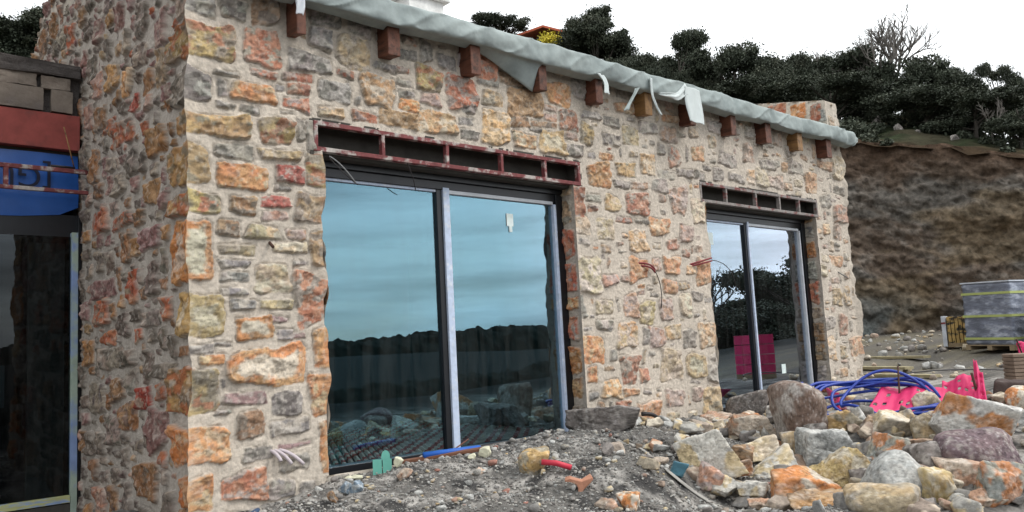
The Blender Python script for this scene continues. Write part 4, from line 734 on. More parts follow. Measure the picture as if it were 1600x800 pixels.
# ---------- cliff and hill ----------
def cliff():
    seg = np.hypot(*(CL[1:]-CL[:-1]).T); L = np.concatenate([[0], np.cumsum(seg)])
    s = [0.]; 
    while s[-1] < L[-1]: 
        p = np.interp(s[-1], L, CL[:,0]); s.append(s[-1]+(.06 if 20 < p < 29 else .6))
    s = np.array(s[:-1]); X = np.interp(s, L, CL[:,0]); Y = np.interp(s, L, CL[:,1])
    k = np.ones(9)/9
    tx = np.gradient(np.convolve(np.pad(X, 20, 'edge'), np.ones(41)/41, 'valid')); ty = np.gradient(np.convolve(np.pad(Y, 20, 'edge'), np.ones(41)/41, 'valid'))
    ln = np.hypot(tx, ty)+1e-9; nx_, ny_ = ty/ln, -tx/ln          # towards the yard
    v = np.linspace(0, 1, 130); S, Vv = np.meshgrid(s, v); top = 5.5+.27*np.clip(Y, 0, 10)+.25
    Z = -.3+(top[None, :]+.3)*Vv+.5*(fbm(S*1.1, S*0, 61, 3)-.5)*Vv
    lean = 1.5*Vv**1.3
    a = fbm(S*.35, Z*.5, 3, 4)-.5; b = 1-np.abs(2*fbm(S*.9+Z*.35, Z*1.3-S*.3, 8, 4)-1); c_ = fbm(S*3, Z*4, 5, 4)-.5
    led = np.floor(fbm(S*.8+Z*.5, Z*1.1, 14, 3)*9)/9
    disp = .8*a+.5*(b-.7)+.55*c_+.9*(led-.5)+.35*(np.floor(fbm(S*3+Z, Z*5, 19, 3)*8)/8-.5)+.5*np.maximum(0, .18-Vv)*5*fbm(S*.7, S*0, 2)
    disp = disp*(.35+.65*sstep(1, .85, Vv))
    PX = X[None,:]+nx_[None,:]*(1.2-lean+disp*.75); PY = Y[None,:]+ny_[None,:]*(1.2-lean+disp*.75)
    n = fbm(S*.5+Z*.3, Z*.8, 31, 4)[...,None]; m2 = fbm(S*2+Z, Z*3, 32, 4)[...,None]
    br = np.array((.13,.098,.074)); gr = np.array((.13,.116,.10)); oc = np.array((.175,.13,.08)); sl = np.array((.11,.13,.13)); pl = np.array((.22,.19,.16))
    col = br*(1-sstep(.42,.58,n))+gr*sstep(.42,.58,n); k2 = sstep(.55,.68,m2); col = col*(1-k2*.6)+pl*k2*.6
    k3 = sstep(.54,.66,fbm(S*.4+9, Z*.9, 40, 4))[...,None]; col = col*(1-k3*.7)+oc*k3*.7
    k4 = (sstep(.38,.12,Vv)*sstep(.42,.6,fbm(S*.6, Z*.7, 44, 3)))[...,None]; col = col*(1-k4*.8)+sl*k4*.8
    k5 = sstep(.80,.95,Vv+.14*(fbm(S*1.2, Z, 50, 3)-.5))[...,None]; col = col*(1-k5)+np.array((.095,.062,.042))*k5
    idx = np.arange(S.size).reshape(S.shape); F = np.stack([idx[:-1,:-1], idx[:-1,1:], idx[1:,1:], idx[1:,:-1]], -1).reshape(-1, 4)
    me = npmesh('cliff', np.stack([PX, PY, Z], -1).reshape(-1, 3), F[:, ::-1], np.concatenate([col, np.ones(S.shape+(1,))], -1).reshape(-1, 4))
    m_ = mat('cut_rock_face', attr=True, var=.6, vscale=5, bump=.9, bscale=7, bdist=.12, rough=.95, spec=.15)
    kind(link('cliff', me, m_), 'structure')
cliff()
def hillside():
    xs = np.concatenate([np.arange(-70, 18, 2.), np.arange(18, 48, .5), np.arange(48, 160, 4.)]); ys = np.concatenate([np.arange(-60, -6, 3.), np.arange(-6, 32, .5), np.arange(32, 160, 3.)])
    X, Y = np.meshgrid(xs, ys); d, _ = cliff_dist(X, Y)
    Z = hill(X, Y)+(fbm(X*.6, Y*.6, 3, 4)-.5)*.9*sstep(-.5,3,d)+(fbm(X*2, Y*2, 9, 3)-.5)*.3
    idx = np.arange(X.size).reshape(X.shape); F = np.stack([idx[:-1,:-1], idx[:-1,1:], idx[1:,1:], idx[1:,:-1]], -1)
    dm = np.minimum(np.minimum(d[:-1,:-1], d[1:,1:]), np.minimum(d[1:,:-1], d[:-1,1:])); F = F[dm > -.2]
    n = fbm(X*.9, Y*.9, 5, 4)[...,None]; col = np.array((.034,.042,.022))*(1-sstep(.45,.62,n))+np.array((.055,.050,.032))*sstep(.45,.62,n)
    e = sstep(2.6,.2,d+1.2*(fbm(X, Y, 8, 2)-.5))[...,None]; col = col*(1-e)+np.array((.045,.030,.018))*e
    me = npmesh('hill', np.stack([X, Y, Z], -1).reshape(-1, 3), F, np.concatenate([col, np.ones(X.shape+(1,))], -1).reshape(-1, 4))
    kind(link('hill', me, mat('hillside', attr=True, var=.4, vscale=2, bump=1., bscale=4, bdist=.15, rough=1., spec=.05)), 'structure')
hillside()
# ---------- trees ----------
M_LEAF = mat('evergreen_leaves', (.052,.062,.042), .7, var=.45, vscale=1.2, col2=(.095,.10,.068), c2t=(.5,.7), c2s=.9, bump=0, spec=.2, stretch=(6,6,6))
M_BARK = mat('grey_bark', (.075,.065,.055), .95, bump=.5)
M_BARE = mat('pale_bare_twigs', (.16,.145,.13), .95, bump=0)
def leaves(rng, cl, per, ls):
    V = []
    for (cx, cy, cz, rx, rz) in cl:
        n = int(per*(rx*rx*rz)**.5*40)+30
        d = rng.normal(size=(n, 3)); d /= np.linalg.norm(d, axis=1)[:, None]; r = rng.uniform(.2, 1, n)**.5*np.where(rng.random(n) < .38, rng.uniform(1., 2.0, n), 1)
        lump = .72+.55*fbm(d[:,0]*2.3+cx*30, d[:,1]*2.3+cz*30, d[:,2]*2.3, 2)
        p = np.array((cx, cy, cz))+d*(r*lump)[:, None]*np.array((rx, rx, rz))
        a = rng.normal(size=(n, 3)); a /= np.linalg.norm(a, axis=1)[:, None]; b = np.cross(a, rng.normal(size=(n, 3))); b /= np.linalg.norm(b, axis=1)[:, None]
        s = (ls*rng.uniform(.6, 1.4, n))[:, None]
        V.append(np.stack([p-a*s, p+b*s*.6, p+a*s, p-b*s*.6], 1))
    V = np.concatenate(V).reshape(-1, 3); return V, np.arange(len(V)).reshape(-1, 4)
def tree_meshes(v, seed):
    rng = np.random.default_rng(seed); q = random.Random(seed); cl = []
    nl, zr, rr_, lr, per, ls = {'d': (10, (.26,.74), .34, (.20,.28), 560, .0125), 'e': (10, (.30,.78), .36, (.17,.25), 540, .0125), 'f': (9, (.34,.80), .32, (.16,.24), 520, .0125), 'g': (12, (.40,.80), .30, (.12,.19), 300, .012), 'h': (13, (.38,.86), .32, (.10,.19), 520, .0115)}[v]
    for L_ in range(nl):
        a = L_*2.4+q.uniform(-.5,.5); z = zr[0]+(zr[1]-zr[0])*((L_*.618) % 1); r = rr_*q.uniform(.3,1)*(1.2-.9*max(0, z-.6)); R_ = q.uniform(*lr)
        if v == 'h' and L_ == 0: z, r = .84, .04
        for _ in range(9 if v != 'g' else 6):
            d = Vector((q.gauss(0,1), q.gauss(0,1), q.gauss(0,.8))).normalized()*R_*q.uniform(.3,1.)
            s_ = R_*q.uniform(.28,.5); cl.append((r*math.cos(a)+d.x, r*math.sin(a)+d.y, z+d.z*.62, s_, s_*.62))
    V, F = leaves(rng, cl, per, ls); crown = npmesh('crown', V, F, smooth=False); crown.materials.append(M_LEAF)
    t = MB(); bx, by = q.uniform(-.04,.04), q.uniform(-.04,.04)
    t.tube([(0,0,-.05),(bx*.5,by*.5,.15),(bx,by,.32),(bx*1.3,by*.6,.5),(bx*.6,by,.75)], [.028,.022,.018,.013,.005], 6)
    for (cx, cy, cz, rx, rz) in cl[::5]:
        z0 = max(.2, cz-.28); t.tube([(bx*.8, by*.8, z0), ((cx+bx)*.55, (cy+by)*.55, (z0+cz)*.5-.01), (cx, cy, cz)], [.011,.008,.003], 5)
    me = bpy.data.meshes.new('trunk'); me.from_pydata(t.v, [], t.f); me.materials.append(M_BARK); me.update()
    return trunk_crown(me, crown)
def trunk_crown(a, b): return (a, b)
TM = {v: [tree_meshes(v, 100+ord(v)), tree_meshes(v, 200+ord(v))] for v in 'defgh'}
for i, (x, y, zt, wd, v, lab) in enumerate(TREES):
    zb = float(hill(x, y))-.15
    if lab.startswith('low '): grp = 'low oaks on the slope'
    else: grp = 'evergreen trees on the hill'
    e = tag(empty('oak_tree', (x, y, zb), i*2.1), lab, 'tree', grp)
    tr, cr = TM[v][i % 2]; k = 2.2 if v in 'def' else 1.3; Ht = (zt-zb)/.90
    for nm, me in (('trunk', tr), ('crown', cr)):
        o = bpy.data.objects.new(nm, me); C.objects.link(o); o.parent = e; o.scale = (wd*k, wd*k, Ht) if nm == 'crown' else (wd*k*.9, wd*k*.9, Ht)
def bare_tree(lab, x, y, zt, spread, seed, mt, depth=6):
    q = random.Random(seed); t = MB(); zb = float(hill(x, y))-.1 if y > -5 or x < 20 else float(ground(x, y)); H = zt-zb
    def grow(p, d, L, r, k):
        n = 3; pts = [p]
        for _ in range(n):
            d = (d+Vector((q.gauss(0,.16), q.gauss(0,.16), q.gauss(.03,.10)))).normalized(); pts.append(pts[-1]+d*L/n)
        t.tube(pts, [r*(1-.35*i/n) for i in range(n+1)], 4 if k > 1 else 6, cap=False)
        if k >= depth: return
        for _ in range(q.choice((3,3,4)) if k < 2 else q.choice((2,3,3))):
            a = Vector((q.gauss(0,1)*spread, q.gauss(0,1)*spread, q.gauss(.5,.35))).normalized()
            grow(pts[q.choice((2,3,3))], (d*.9+a*.75).normalized(), L*q.uniform(.66,.88), r*.68, k+1)
    grow(Vector((0,0,0)), Vector((.02,0,1)), H*.26, H*.026, 0)
    zs = max(v[2] for v in t.v); t.v = [(a, b, c_*H/zs) for a, b, c_ in t.v]
    e = tag(empty('bare_tree', (x, y, zb)), lab, 'tree'); t.build('trunk', mt, e); return e
bare_tree('tall leafless tree with a fan of pale twigs above the dark oaks', 36.2, 10.2, 15.9, .75, 3, M_BARE)
bare_tree('thin leafless tree half hidden left of the tall bare tree', 39.0, 13.6, 15.9, .55, 8, M_BARE, 5)
bare_tree('thin leafless tree beside the orange roofed building', 36.4, 36.5, 24.0, .5, 12, M_BARE, 5)
bare_tree('leafless shrub in the grass above the cliff near the right edge', 29.5, 3.6, 8.9, .5, 14, M_BARE, 4)
# trees across the yard that the far window mirrors
MIR = [(28.5,-16,2.7,4.4,'d'),(31.5,-15,2.9,4.2,'e'),(34.5,-16,3.6,4.6,'f'),(37,-15.5,5.6,5.0,'d'),(40.5,-16.5,6.4,5.2,'e'),(44,-17,6.0,5,'d'),(26,-17.5,2.7,4,'f'),(33,-19,3.1,5,'d'),(29,-21,3.0,5,'e'),(48,-15,7.5,5,'f')]
for i, (x, y, zt, wd, v) in enumerate(MIR):
    e = tag(empty('oak_tree', (x, y, -.5), i*1.3), 'dark oak across the yard, mirrored in the far window', 'tree', 'trees across the yard')
    for nm, me in zip(('trunk', 'crown'), TM[v][i % 2]):
        o = bpy.data.objects.new(nm, me); C.objects.link(o); o.parent = e; o.scale = (wd*1.3, wd*1.3, zt*1.05)
bare_tree('leafless bush across the yard, mirrored in the far window', 27.5, -14.5, 3.9, .95, 21, M_BARK, 5)
# scrub on the slope
rng = np.random.default_rng(9); cl = []
for _ in range(5000):
    x, y = rng.uniform(20, 40), rng.uniform(-3, 20); d, _y = cliff_dist(x, y)
    if .1 < d < 14 and len(cl) < 150 and rng.random() < (.9 if d > 4 else .35):
        r = rng.uniform(.2, .75); cl.append((x, y, float(hill(x, y))+r*.25, r, r*.6))
Vs = []
for (cx, cy, cz, rx, rz) in cl:
    n = int(500*rx)+60; dd = rng.normal(size=(n, 3)); dd /= np.linalg.norm(dd, axis=1)[:, None]
    p = np.array((cx, cy, cz))+dd*(rng.uniform(.3,1,n)**.5)[:, None]*np.array((rx, rx, rz)); a = rng.normal(size=(n,3)); a /= np.linalg.norm(a,axis=1)[:,None]; b = np.cross(a, rng.normal(size=(n,3))); b /= np.linalg.norm(b,axis=1)[:,None]; s_ = rng.uniform(.04,.09,n)[:,None]
    Vs.append(np.stack([p-a*s_, p+b*s_*.6, p+a*s_, p-b*s_*.6], 1))
Vs = np.concatenate(Vs).reshape(-1, 3)
sc = link('hillside_scrub', npmesh('hillside_scrub', Vs, np.arange(len(Vs)).reshape(-1, 4), smooth=False), M_LEAF); kind(sc, 'stuff'); tag(sc, 'dark low scrub covering the slope above the cliff', 'scrub')
Vy, Fy = leaves(np.random.default_rng(77), [(0,0,.5,.5,.42),(.3,.1,.35,.3,.3)], 200, .06)
ybush = link('yellow_bush', npmesh('yellow_bush', Vy*1.0, Fy, smooth=False), mat('yellow_flowers', (.62,.52,.06), .8, bump=0)); ybush.location = YB; tag(ybush, 'small bright yellow bush beside the far orange roofed building', 'bush')
# wooded ridges across the valley, seen only in the windows
def ridge(name, lab, y0, x0, x1, zb, zt, dx, seed):
    xs = np.arange(x0, x1, dx); n = 14; t = np.linspace(0, 1, n)
    X, T = np.meshgrid(xs, t); top = zt+(zt-zb)*.28*(fbm(xs/ (abs(y0)*.35), xs*0, seed, 4)-.5)*2
    Z = zb+(top[None, :]-zb)*np.sin(T*math.pi*.5)**.8; Y = y0-T*abs(y0)*.12
    b = abs(y0)*.006; Z = Z+b*2.2*(fbm(X/(b*3), T*9, seed+2, 3)-.45)+b*1.5*(1-np.abs(2*fbm(X/(b*1.5), T*17, seed+4, 2)-1)); Y = Y+b*4*(fbm(X/(b*3), T*9, seed+7, 2)-.5)
    idx = np.arange(X.size).reshape(X.shape); F = np.stack([idx[:-1,:-1], idx[:-1,1:], idx[1:,1:], idx[1:,:-1]], -1).reshape(-1, 4)
    c_ = np.array((.011,.014,.011))*(.4+1.2*fbm(X/(b*4), T*8, seed+9, 3))[...,None]
    o = link(name, npmesh(name, np.stack([X, Y, Z], -1).reshape(-1, 3), F, np.concatenate([c_, np.ones(X.shape+(1,))], -1).reshape(-1, 4)), M_SOIL); kind(o, 'stuff'); tag(o, lab, 'woodland')
ridge('distant_wood', 'dark wooded ridge across the valley, mirrored in the big window', -420, -500, 1300, -22, 9.5, 1.6, 3)
ridge('distant_wood', 'nearer dark wooded slope below the ridge, mirrored in the big window', -130, -120, 420, -22, -4.5, .6, 5)
# building with the orange edged roof, far up the hill
hb = empty('hill_building', (40, 36, 20)); tag(hb, 'small far building with an orange edged roof behind the membrane', 'building')
def hbp(n_, m__, *bx):
    b_ = MB()
    for x in bx: b_.box(*x)
    return b_.build(n_, m__, hb, bevel=.01)
hb.rotation_euler[2] = math.radians(-40)
hbp('wall', mat('grey_far_wall', (.30,.30,.29), .9), (-2.2, 0, 0, 3.5, 0, 3.6)); hbp('dark_wall', mat('dark_far_wall', (.05,.05,.06), .9), (0.01, 2.9, .01, 3.4, 0, 3.6))
MB().add([(-2.9,-.5,3.5),(0,-.5,4.45),(3.1,-.5,3.5),(-2.9,3.9,3.5),(0,3.9,4.45),(3.1,3.9,3.5),(-2.9,-.5,3.66),(0,-.5,4.62),(3.1,-.5,3.66),(-2.9,3.9,3.66),(0,3.9,4.62),(3.1,3.9,3.66)],
  [(0,1,7,6),(1,2,8,7),(6,7,10,9),(7,8,11,10),(0,3,4,1),(1,4,5,2),(3,9,10,4),(4,10,11,5),(0,6,9,3),(2,5,11,8)]).build('roof', mat('orange_roof_edge', (.50,.12,.06), .8), hb)
# ---------- rocks ----------
def icos(n):
    bm = bmesh.new(); bmesh.ops.create_icosphere(bm, subdivisions=n, radius=1)
    V = np.array([v.co[:] for v in bm.verts]); F = np.array([[v.index for v in f.verts] for f in bm.faces]); bm.free(); return V, F
IC = {n: icos(n) for n in (1, 2, 4, 5, 6)}
def rock_geo(seed, shape, dims, lod):
    rng = np.random.default_rng(seed); V, F = IC[lod]
    if shape == 'r': npl, p, lo = 12, 7, .72
    elif shape == 'c': npl, p, lo = 6, 26, .85
    elif shape == 't': npl, p, lo = 12, 9, .72
    else: npl, p, lo = 5, 70, .55
    n = rng.normal(size=(npl, 3)); n /= np.linalg.norm(n, axis=1)[:, None]
    ax = np.array([[1,0,0],[-1,0,0],[0,1,0],[0,-1,0],[0,0,1],[0,0,-1]], float)+rng.normal(0, .13 if shape == 'c' else .36 if shape in 'af' else .25, (6, 3)); ax /= np.linalg.norm(ax, axis=1)[:, None]
    n = np.concatenate([n, ax]); d = np.concatenate([rng.uniform(lo, 1.05, npl) if shape != 'c' else rng.uniform(1.0, 1.25, npl), rng.uniform(.60 if shape in 'af' else .68, .85, 6)])
    q = np.maximum(V@n.T, 0)/d; r = (q**p).sum(1)**(-1/p); X = V*r[:, None]
    mn, mx = X.min(0), X.max(0); X = (X-(mn+mx)/2)/(mx-mn)*np.array(dims)
    s = max(dims); a = .035 if shape in 'rt' else .028
    o = seed*7.3; nn = np.stack([(fbm(X[:,0]/s*3+o+k*5, X[:,1]/s*3, X[:,2]/s*3, 3)-.5) for k in range(3)], -1)*s*a*2.2
    nf = (fbm(X[:,0]*22+o, X[:,1]*22, X[:,2]*22, 4)-.5)*(.022 if shape in 'rt' else .034)*min(1, s*3)
    st = np.floor(fbm(X[:,0]/s*3.3+o, X[:,1]/s*3.3, X[:,2]/s*5, 2)*8)/8-.5 if shape not in 'rt' else 0
    return X+nn+V*(nf+st*.08*s)[:, None], F
def rock_col(X, typ, seed, s):
    A, B, D, th = PAL[typ]; A, B, D = map(np.array, (A, B, D)); o = seed*3.7; k = 3.2/s
    n1 = fbm(X[:,0]*k+o, X[:,1]*k, X[:,2]*k, 4)[:, None]; n2 = fbm(X[:,0]*k*1.1, X[:,1]*k*1.1+o, X[:,2]*k*1.1+9, 4)[:, None]; n3 = fbm(X[:,0]*30, X[:,1]*30+o, X[:,2]*30, 3)[:, None]
    t = sstep(.42, .58, n1); c = A*(1-t)+B*t; a = sstep(.62-th*.28, .70-th*.28, n2); c = c*(1-a)+D*a
    dust = np.array((.36,.335,.30)); f = .5*sstep(.40,.7,n3)*sstep(.35,.6,fbm(X[:,0]*6, X[:,1]*6+o, X[:,2]*6, 2)[:, None])
    c = c*(1-f)+dust*f; c = c*(.65+.7*n3); n5 = fbm(X[:,0]*55+o, X[:,1]*55, X[:,2]*55, 2)[:, None]; c = c*(1-.4*sstep(.6,.72,n5))+.12*sstep(.62,.30,n5)*(n5 < .3)
    return np.concatenate([c, np.ones((len(c), 1))], 1)
for i, (x, y, z, W_, H_, typ, shp, lab) in enumerate(ROCKS):
    D_ = (W_*.6+H_*.4) if shp != 'f' else W_*.75
    if shp == 't': W_ *= 1.18; D_ = W_; H_ *= .98; z -= .02
    bigf = 1.15 if W_ > .17 and y < -.9 and shp != 't' else 1.05; W_ *= bigf; z += .03 if bigf > 1.1 else 0; X, F = rock_geo(i+1, shp, (W_, D_*bigf, bigf*H_*(1.0 if shp != 'f' else .9)), 6 if W_ > .5 or shp == 't' else 5 if W_ > .24 else 4)
    me = npmesh('rock', X, F, rock_col(X, typ, i+1, max(W_, H_))); o = link('rock', me, M_ROCK)
    o.location = (x+.10*0, y, z); o.rotation_euler[2] = -yaw-.15+.12*math.sin(i*3.); tag(o, lab, 'rock', 'rocks lying along the foot of the wall')
# small stones filling the pile, and gravel: nobody could count these
def scatter(name, lab, cnt, region, smin, smax, seed, lod, codes, power=2.2, sink=.2, dens=None):
    rng = np.random.default_rng(seed); Vs, Fs, Cs = [], [], []; b = 0; base = [rock_geo(900+k, 'a', (1, .8, .7), lod)[0] if lod > 1 else IC[1][0]*.5*np.array((1,.8,.65))*(1+.25*np.random.default_rng(k).normal(size=(len(IC[1][0]),1))) for k in range(8)]
    F = IC[lod][1]; pts = []
    while len(pts) < cnt:
        x, y = rng.uniform(region[0], region[1]), rng.uniform(region[2], region[3])
        if dens is not None and rng.random() > dens(x, y): continue
        if 0 < x < 10.3 and y > -.03: continue
        pts.append((x, y))
    pts = np.array(pts); gzz = ground(pts[:,0], pts[:,1])+detail(pts[:,0], pts[:,1])
    for n in range(cnt):
        x, y = pts[n]; s = smin+(smax-smin)*rng.random()**power; z = gzz[n]+s*(.5-sink)*.65
        a = rng.uniform(0, 6.28); R = np.array([[math.cos(a), -math.sin(a), 0], [math.sin(a), math.cos(a), 0], [0, 0, 1]]); t = rng.uniform(-.5, .5); R2 = np.array([[1,0,0],[0,math.cos(t),-math.sin(t)],[0,math.sin(t),math.cos(t)]])
        X = (base[n % 8]*s*np.array((1, rng.uniform(.6,1.1), rng.uniform(.6,1.2))))@R2.T@R.T+np.array((x, y, z)); Vs.append(X); Fs.append(F+b); b += len(X)
        A, B_, D_, th = PAL[codes[rng.integers(len(codes))]]; c = np.array(A)*(1-rng.random())+0; c = np.array(A) if rng.random() < .6 else np.array(B_); c = c*rng.uniform(.65, 1.2)
        c = c*.62+np.array((.25,.24,.225))*.38
        if lod > 1:
            nn = fbm(X[:,0]*30, X[:,1]*30, X[:,2]*30, 3)[:, None]; cc = c*(.75+.5*nn); k = sstep(.52,.62,fbm(X[:,0]*14+n, X[:,1]*14, X[:,2]*14, 2)[:,None]); cc = cc*(1-k)+np.array(D_)*k
        else: cc = np.repeat(c[None], len(X), 0)
        Cs.append(np.concatenate([cc, np.ones((len(X), 1))], 1))
    o = link(name, npmesh(name, np.concatenate(Vs), np.concatenate(Fs), np.concatenate(Cs), smooth=lod > 1), M_ROCK); kind(o, 'stuff'); tag(o, lab, 'rubble'); return o
pile = lambda x, y: 1. if x > 2.6+(-y-1.5)*.05 and not (x < 4 and y > -1.0) else .0
scatter('small_rubble', 'small broken stones filling the gaps of the rock pile', 480, (2.6, 8.5, -4.6, -.25), .07, .24, 5, 4, 'gGlkPclssbx', 1.6, .2, pile)
scatter('gravel', 'fine grey gravel and chippings covering the mound', 34000, (-.3, 4.6, -3.4, -.03), .007, .030, 6, 1, 'GGggllsddsssGGlgs', 2.4)
scatter('gravel_chunks', 'mortar crumbs and chips strewn over the mound', 900, (-.2, 4.2, -3.4, -.06), .025, .085, 7, 2, 'lGgGgGglsdkr', 2.4)
scatter('yard_rubble', 'loose pale stones strewn over the muddy yard', 700, (10.8, 25, -2.5, 10), .04, .28, 8, 2, 'lGgkPcGs', 3.0, .2, lambda x, y: .25+.75*(float(fbm(x*.5, y*.5, 3, 2)) > .55))
# pale outcrops in the grass on the slope
for i, (x, y, s, lab) in enumerate(((30.6, 7.2, .6, 'pale outcrop of rock under the bare tree on the slope'), (30.0, 6.3, .4, 'smaller pale rock right of the outcrop under the bare tree'), (29.6, 4.9, .35, 'pale stone in the grass right of the bare tree'), (31.8, 8.6, .5, 'whitish rock left of the outcrop under the bare tree'))):
    X, F = rock_geo(70+i, 'a', (s, s*.7, s*.8), 4); o = link('rock', npmesh('rock', X, F, rock_col(X, 's', 70+i, s)), M_ROCK); o.location = (x, y, float(hill(x, y))+s*.2); tag(o, lab, 'rock', 'rocks on the slope above the cliff')

# ---------- debris on the mound ----------
def gz(x, y): return float(ground(x, y)+detail(np.float64(x), np.float64(y)))
M_FOAM = mat('cream_foam', (.62,.60,.45), .9, var=.1, bump=.5, bscale=40)
M_GFOAM = mat('green_foam_board', (.13,.38,.31), .8, var=.1, bump=.1)
def foam(lab, x, y, dims, seed, m_=M_FOAM, name='foam_scrap', lift=.4, rz=0.):
    X, F = rock_geo(seed, 'a', dims, 4); o = link(name, npmesh(name, X, F), m_); o.location = (x, y, gz(x, y)+dims[2]*lift); o.rotation_euler[2] = rz-yaw; return tag(o, lab, 'foam scrap')
DEB = DEBRIS
foam('round lump of cream foam at the end of the brown plank', *DEB['ball'], (.085,.07,.10), 201)
foam('block of cream foam beside the tip of the blue pipe', *DEB['foam2'], (.11,.07,.10), 202)
foam('small cream foam lump left of the foam block', *DEB['foam3'], (.07,.05,.06), 203)
foam('flat slanting sliver of cream foam below the near window corner', *DEB['sliver'], (.17,.06,.05), 204)
x, y = DEB['green']; z = gz(x, y)
g = MB(); M_ = Matrix.Translation((x, y, z)) @ Matrix.Rotation(-yaw+.1, 4, 'Z') @ Matrix.Rotation(-.12, 4, 'X') @ Matrix.Scale(.9, 4)
g.box(-.085,-.004,-.012,.012,-.02,.125,M_).box(.004,.085,-.012,.012,-.02,.125,M_)
pts = [(-.004+.0,.125)]+[(.032+.036*math.cos(t), .15+.05*math.sin(t)) for t in [math.pi*(1-k/8) for k in range(9)]]+[(.068,.125)]
n_ = len(pts); g.add([tuple(M_@Vector((a,-.013,b))) for a,b in pts]+[tuple(M_@Vector((a,.013,b))) for a,b in pts], [tuple(range(n_)), tuple(range(2*n_-1,n_-1,-1))]+[(k,(k+1)%n_,n_+(k+1)%n_,n_+k) for k in range(n_)])
tag(g.build('foam_board', M_GFOAM, bevel=.002), 'turquoise green piece of foam board standing before the near window', 'foam board')
(xa, ya), (xb, yb) = DEB['plank']
p = MB(); za, zb_ = gz(xa, ya)+.05, gz(xb, yb)+.06; L_ = math.dist((xa,ya,za),(xb,yb,zb_)); Mx = Matrix.Translation((xa, ya, za)) @ (Vector((xb-xa, yb-ya, zb_-za)).to_track_quat('X', 'Z').to_matrix().to_4x4())
p.box(0, L_, -.05, .05, -.012, .012, Mx); tag(p.build('wooden_plank', mat('brown_plank', (.16,.07,.04), .8, var=.3, stretch=(1,6,6)), bevel=.003), 'thin brown plank lying beside the blue pipe under the window', 'plank')
(xa, ya), (xb, yb) = DEB['bpipe']
tag(MB().tube([(xa,ya,gz(xa,ya)+.045),((xa+xb)/2,(ya+yb)/2-.01,(gz(xa,ya)+gz(xb,yb))/2+.05),(xb,yb,gz(xb,yb)+.05)], .026, 14).build('blue_pipe_end', mat('bright_blue_pipe', (.015,.10,.42), .4, var=.1), smooth=True), 'short straight blue pipe lying on the mound below the mullion', 'pipe')
(xa, ya) = DEB['twig']
for k, lab in enumerate(('thin brown stick slanting up behind the plank', 'small brown stick crossing under the blue pipe')):
    tag(MB().tube([(xa+.12*k, ya-.12*k, gz(xa, ya)+.03), (xa+.30-.1*k, ya+.08-.2*k, gz(xa, ya)+.12-.10*k)], [.008,.005], 6).build('stick', M_WOOD), lab, 'stick')
x, y = DEB['film']
o = strip([(x-.11,y+.05,gz(x,y)+.03),(x,y,gz(x,y)+.08),(x+.10,y-.06,gz(x,y)+.05)], (.05,.05,.07), 'purple_film', mat('purple_film', (.25,.20,.50), .4, var=.1), None, .5, 9); tag(o, 'crumpled scrap of purple film at the foot of the mullion', 'film scrap')
x, y = DEB['red']; z = gz(x, y)
e = empty('red_conduit', (x, y, z)); tag(e, 'short red conduit sticking out of the mound beside the tan stone', 'conduit')
a = Vector((-.04,.03,.105)); b = Vector((.11,-.13,.055)); MB().tube([a, (a+b)/2+Vector((0,0,.012)), b], .021, 14).build('tube', mat('pink_red_conduit', (.50,.035,.06), .45, var=.15), e, smooth=True)
MB().tube([b+(b-a).normalized()*.001, b+(b-a).normalized()*.003], .014, 12).build('bore', M_WIRE, e)
# broken terracotta piece: a bent flare with a pointed foot
x, y = DEB['terra']; z = gz(x, y)
Mt = Matrix.Translation((x, y, z+.01)) @ Matrix.Rotation(-yaw, 4, 'Z')
TS = .62
out = [(-.16,.115),(-.10,.13),(-.03,.105),(.04,.085),(.16,.13),(.165,.10),(.12,.05),(.06,-.0),(.02,-.06),(-.015,-.055),(-.01,.01),(-.03,.05),(-.10,.085),(-.16,.09)]
bmv = [tuple(Mt@Vector((a*TS, -.02-.3*a*a*2, b*TS))) for a, b in out]+[tuple(Mt@Vector((a*.94*TS, .035+.06*(a > .1), b*TS+.01))) for a, b in out]; n_ = len(out)
bm = bmesh.new(); vv = [bm.verts.new(v) for v in bmv]; bm.faces.new(vv[:n_][::-1]); bm.faces.new(vv[n_:])
for k in range(n_): bm.faces.new((vv[k], vv[(k+1) % n_], vv[n_+(k+1) % n_], vv[n_+k]))
bmesh.ops.recalc_face_normals(bm, faces=bm.faces); me = bpy.data.meshes.new('terracotta_piece'); bm.to_mesh(me); bm.free()
tc_ = link('terracotta_piece', me, mat('terracotta', (.40,.19,.12), .85, var=.2, col2=(.40,.32,.25), c2t=(.52,.66), c2s=9, bump=.5)); bv = tc_.modifiers.new('b', 'BEVEL'); bv.width = .006; bv.segments = 2
tag(tc_, 'broken terracotta piece with a pointed foot right of the red conduit', 'terracotta piece')
x, y = DEB['bluescrap']
M_TEAL = mat('teal_plastic', (.07,.17,.22), .35, var=.2, bump=.1)
X, F = rock_geo(310, 'c', (.13,.05,.14), 4); o = link('plastic_scrap', npmesh('plastic_scrap', X, F), M_TEAL); o.location = (x, y, gz(x, y)+.07); o.rotation_euler = (.2,.3,-yaw); tag(o, 'folded blue plastic scrap beside the white strip of film', 'plastic scrap')
# white strip of film down the mound's right edge
P_ = [Vector((px, py, gz(px, py)+.010)) for px, py in DEB['edge']]
o = strip([tuple(p) for p in P_], (.05,.04,.012), 'film_strip', mat('dusty_white_film', (.36,.34,.31), .8, var=.15, bump=.3), None, 1., 11); tag(o, 'long dusty white strip of film running down the right edge of the mound', 'film strip')
x, y = DEB['hole']
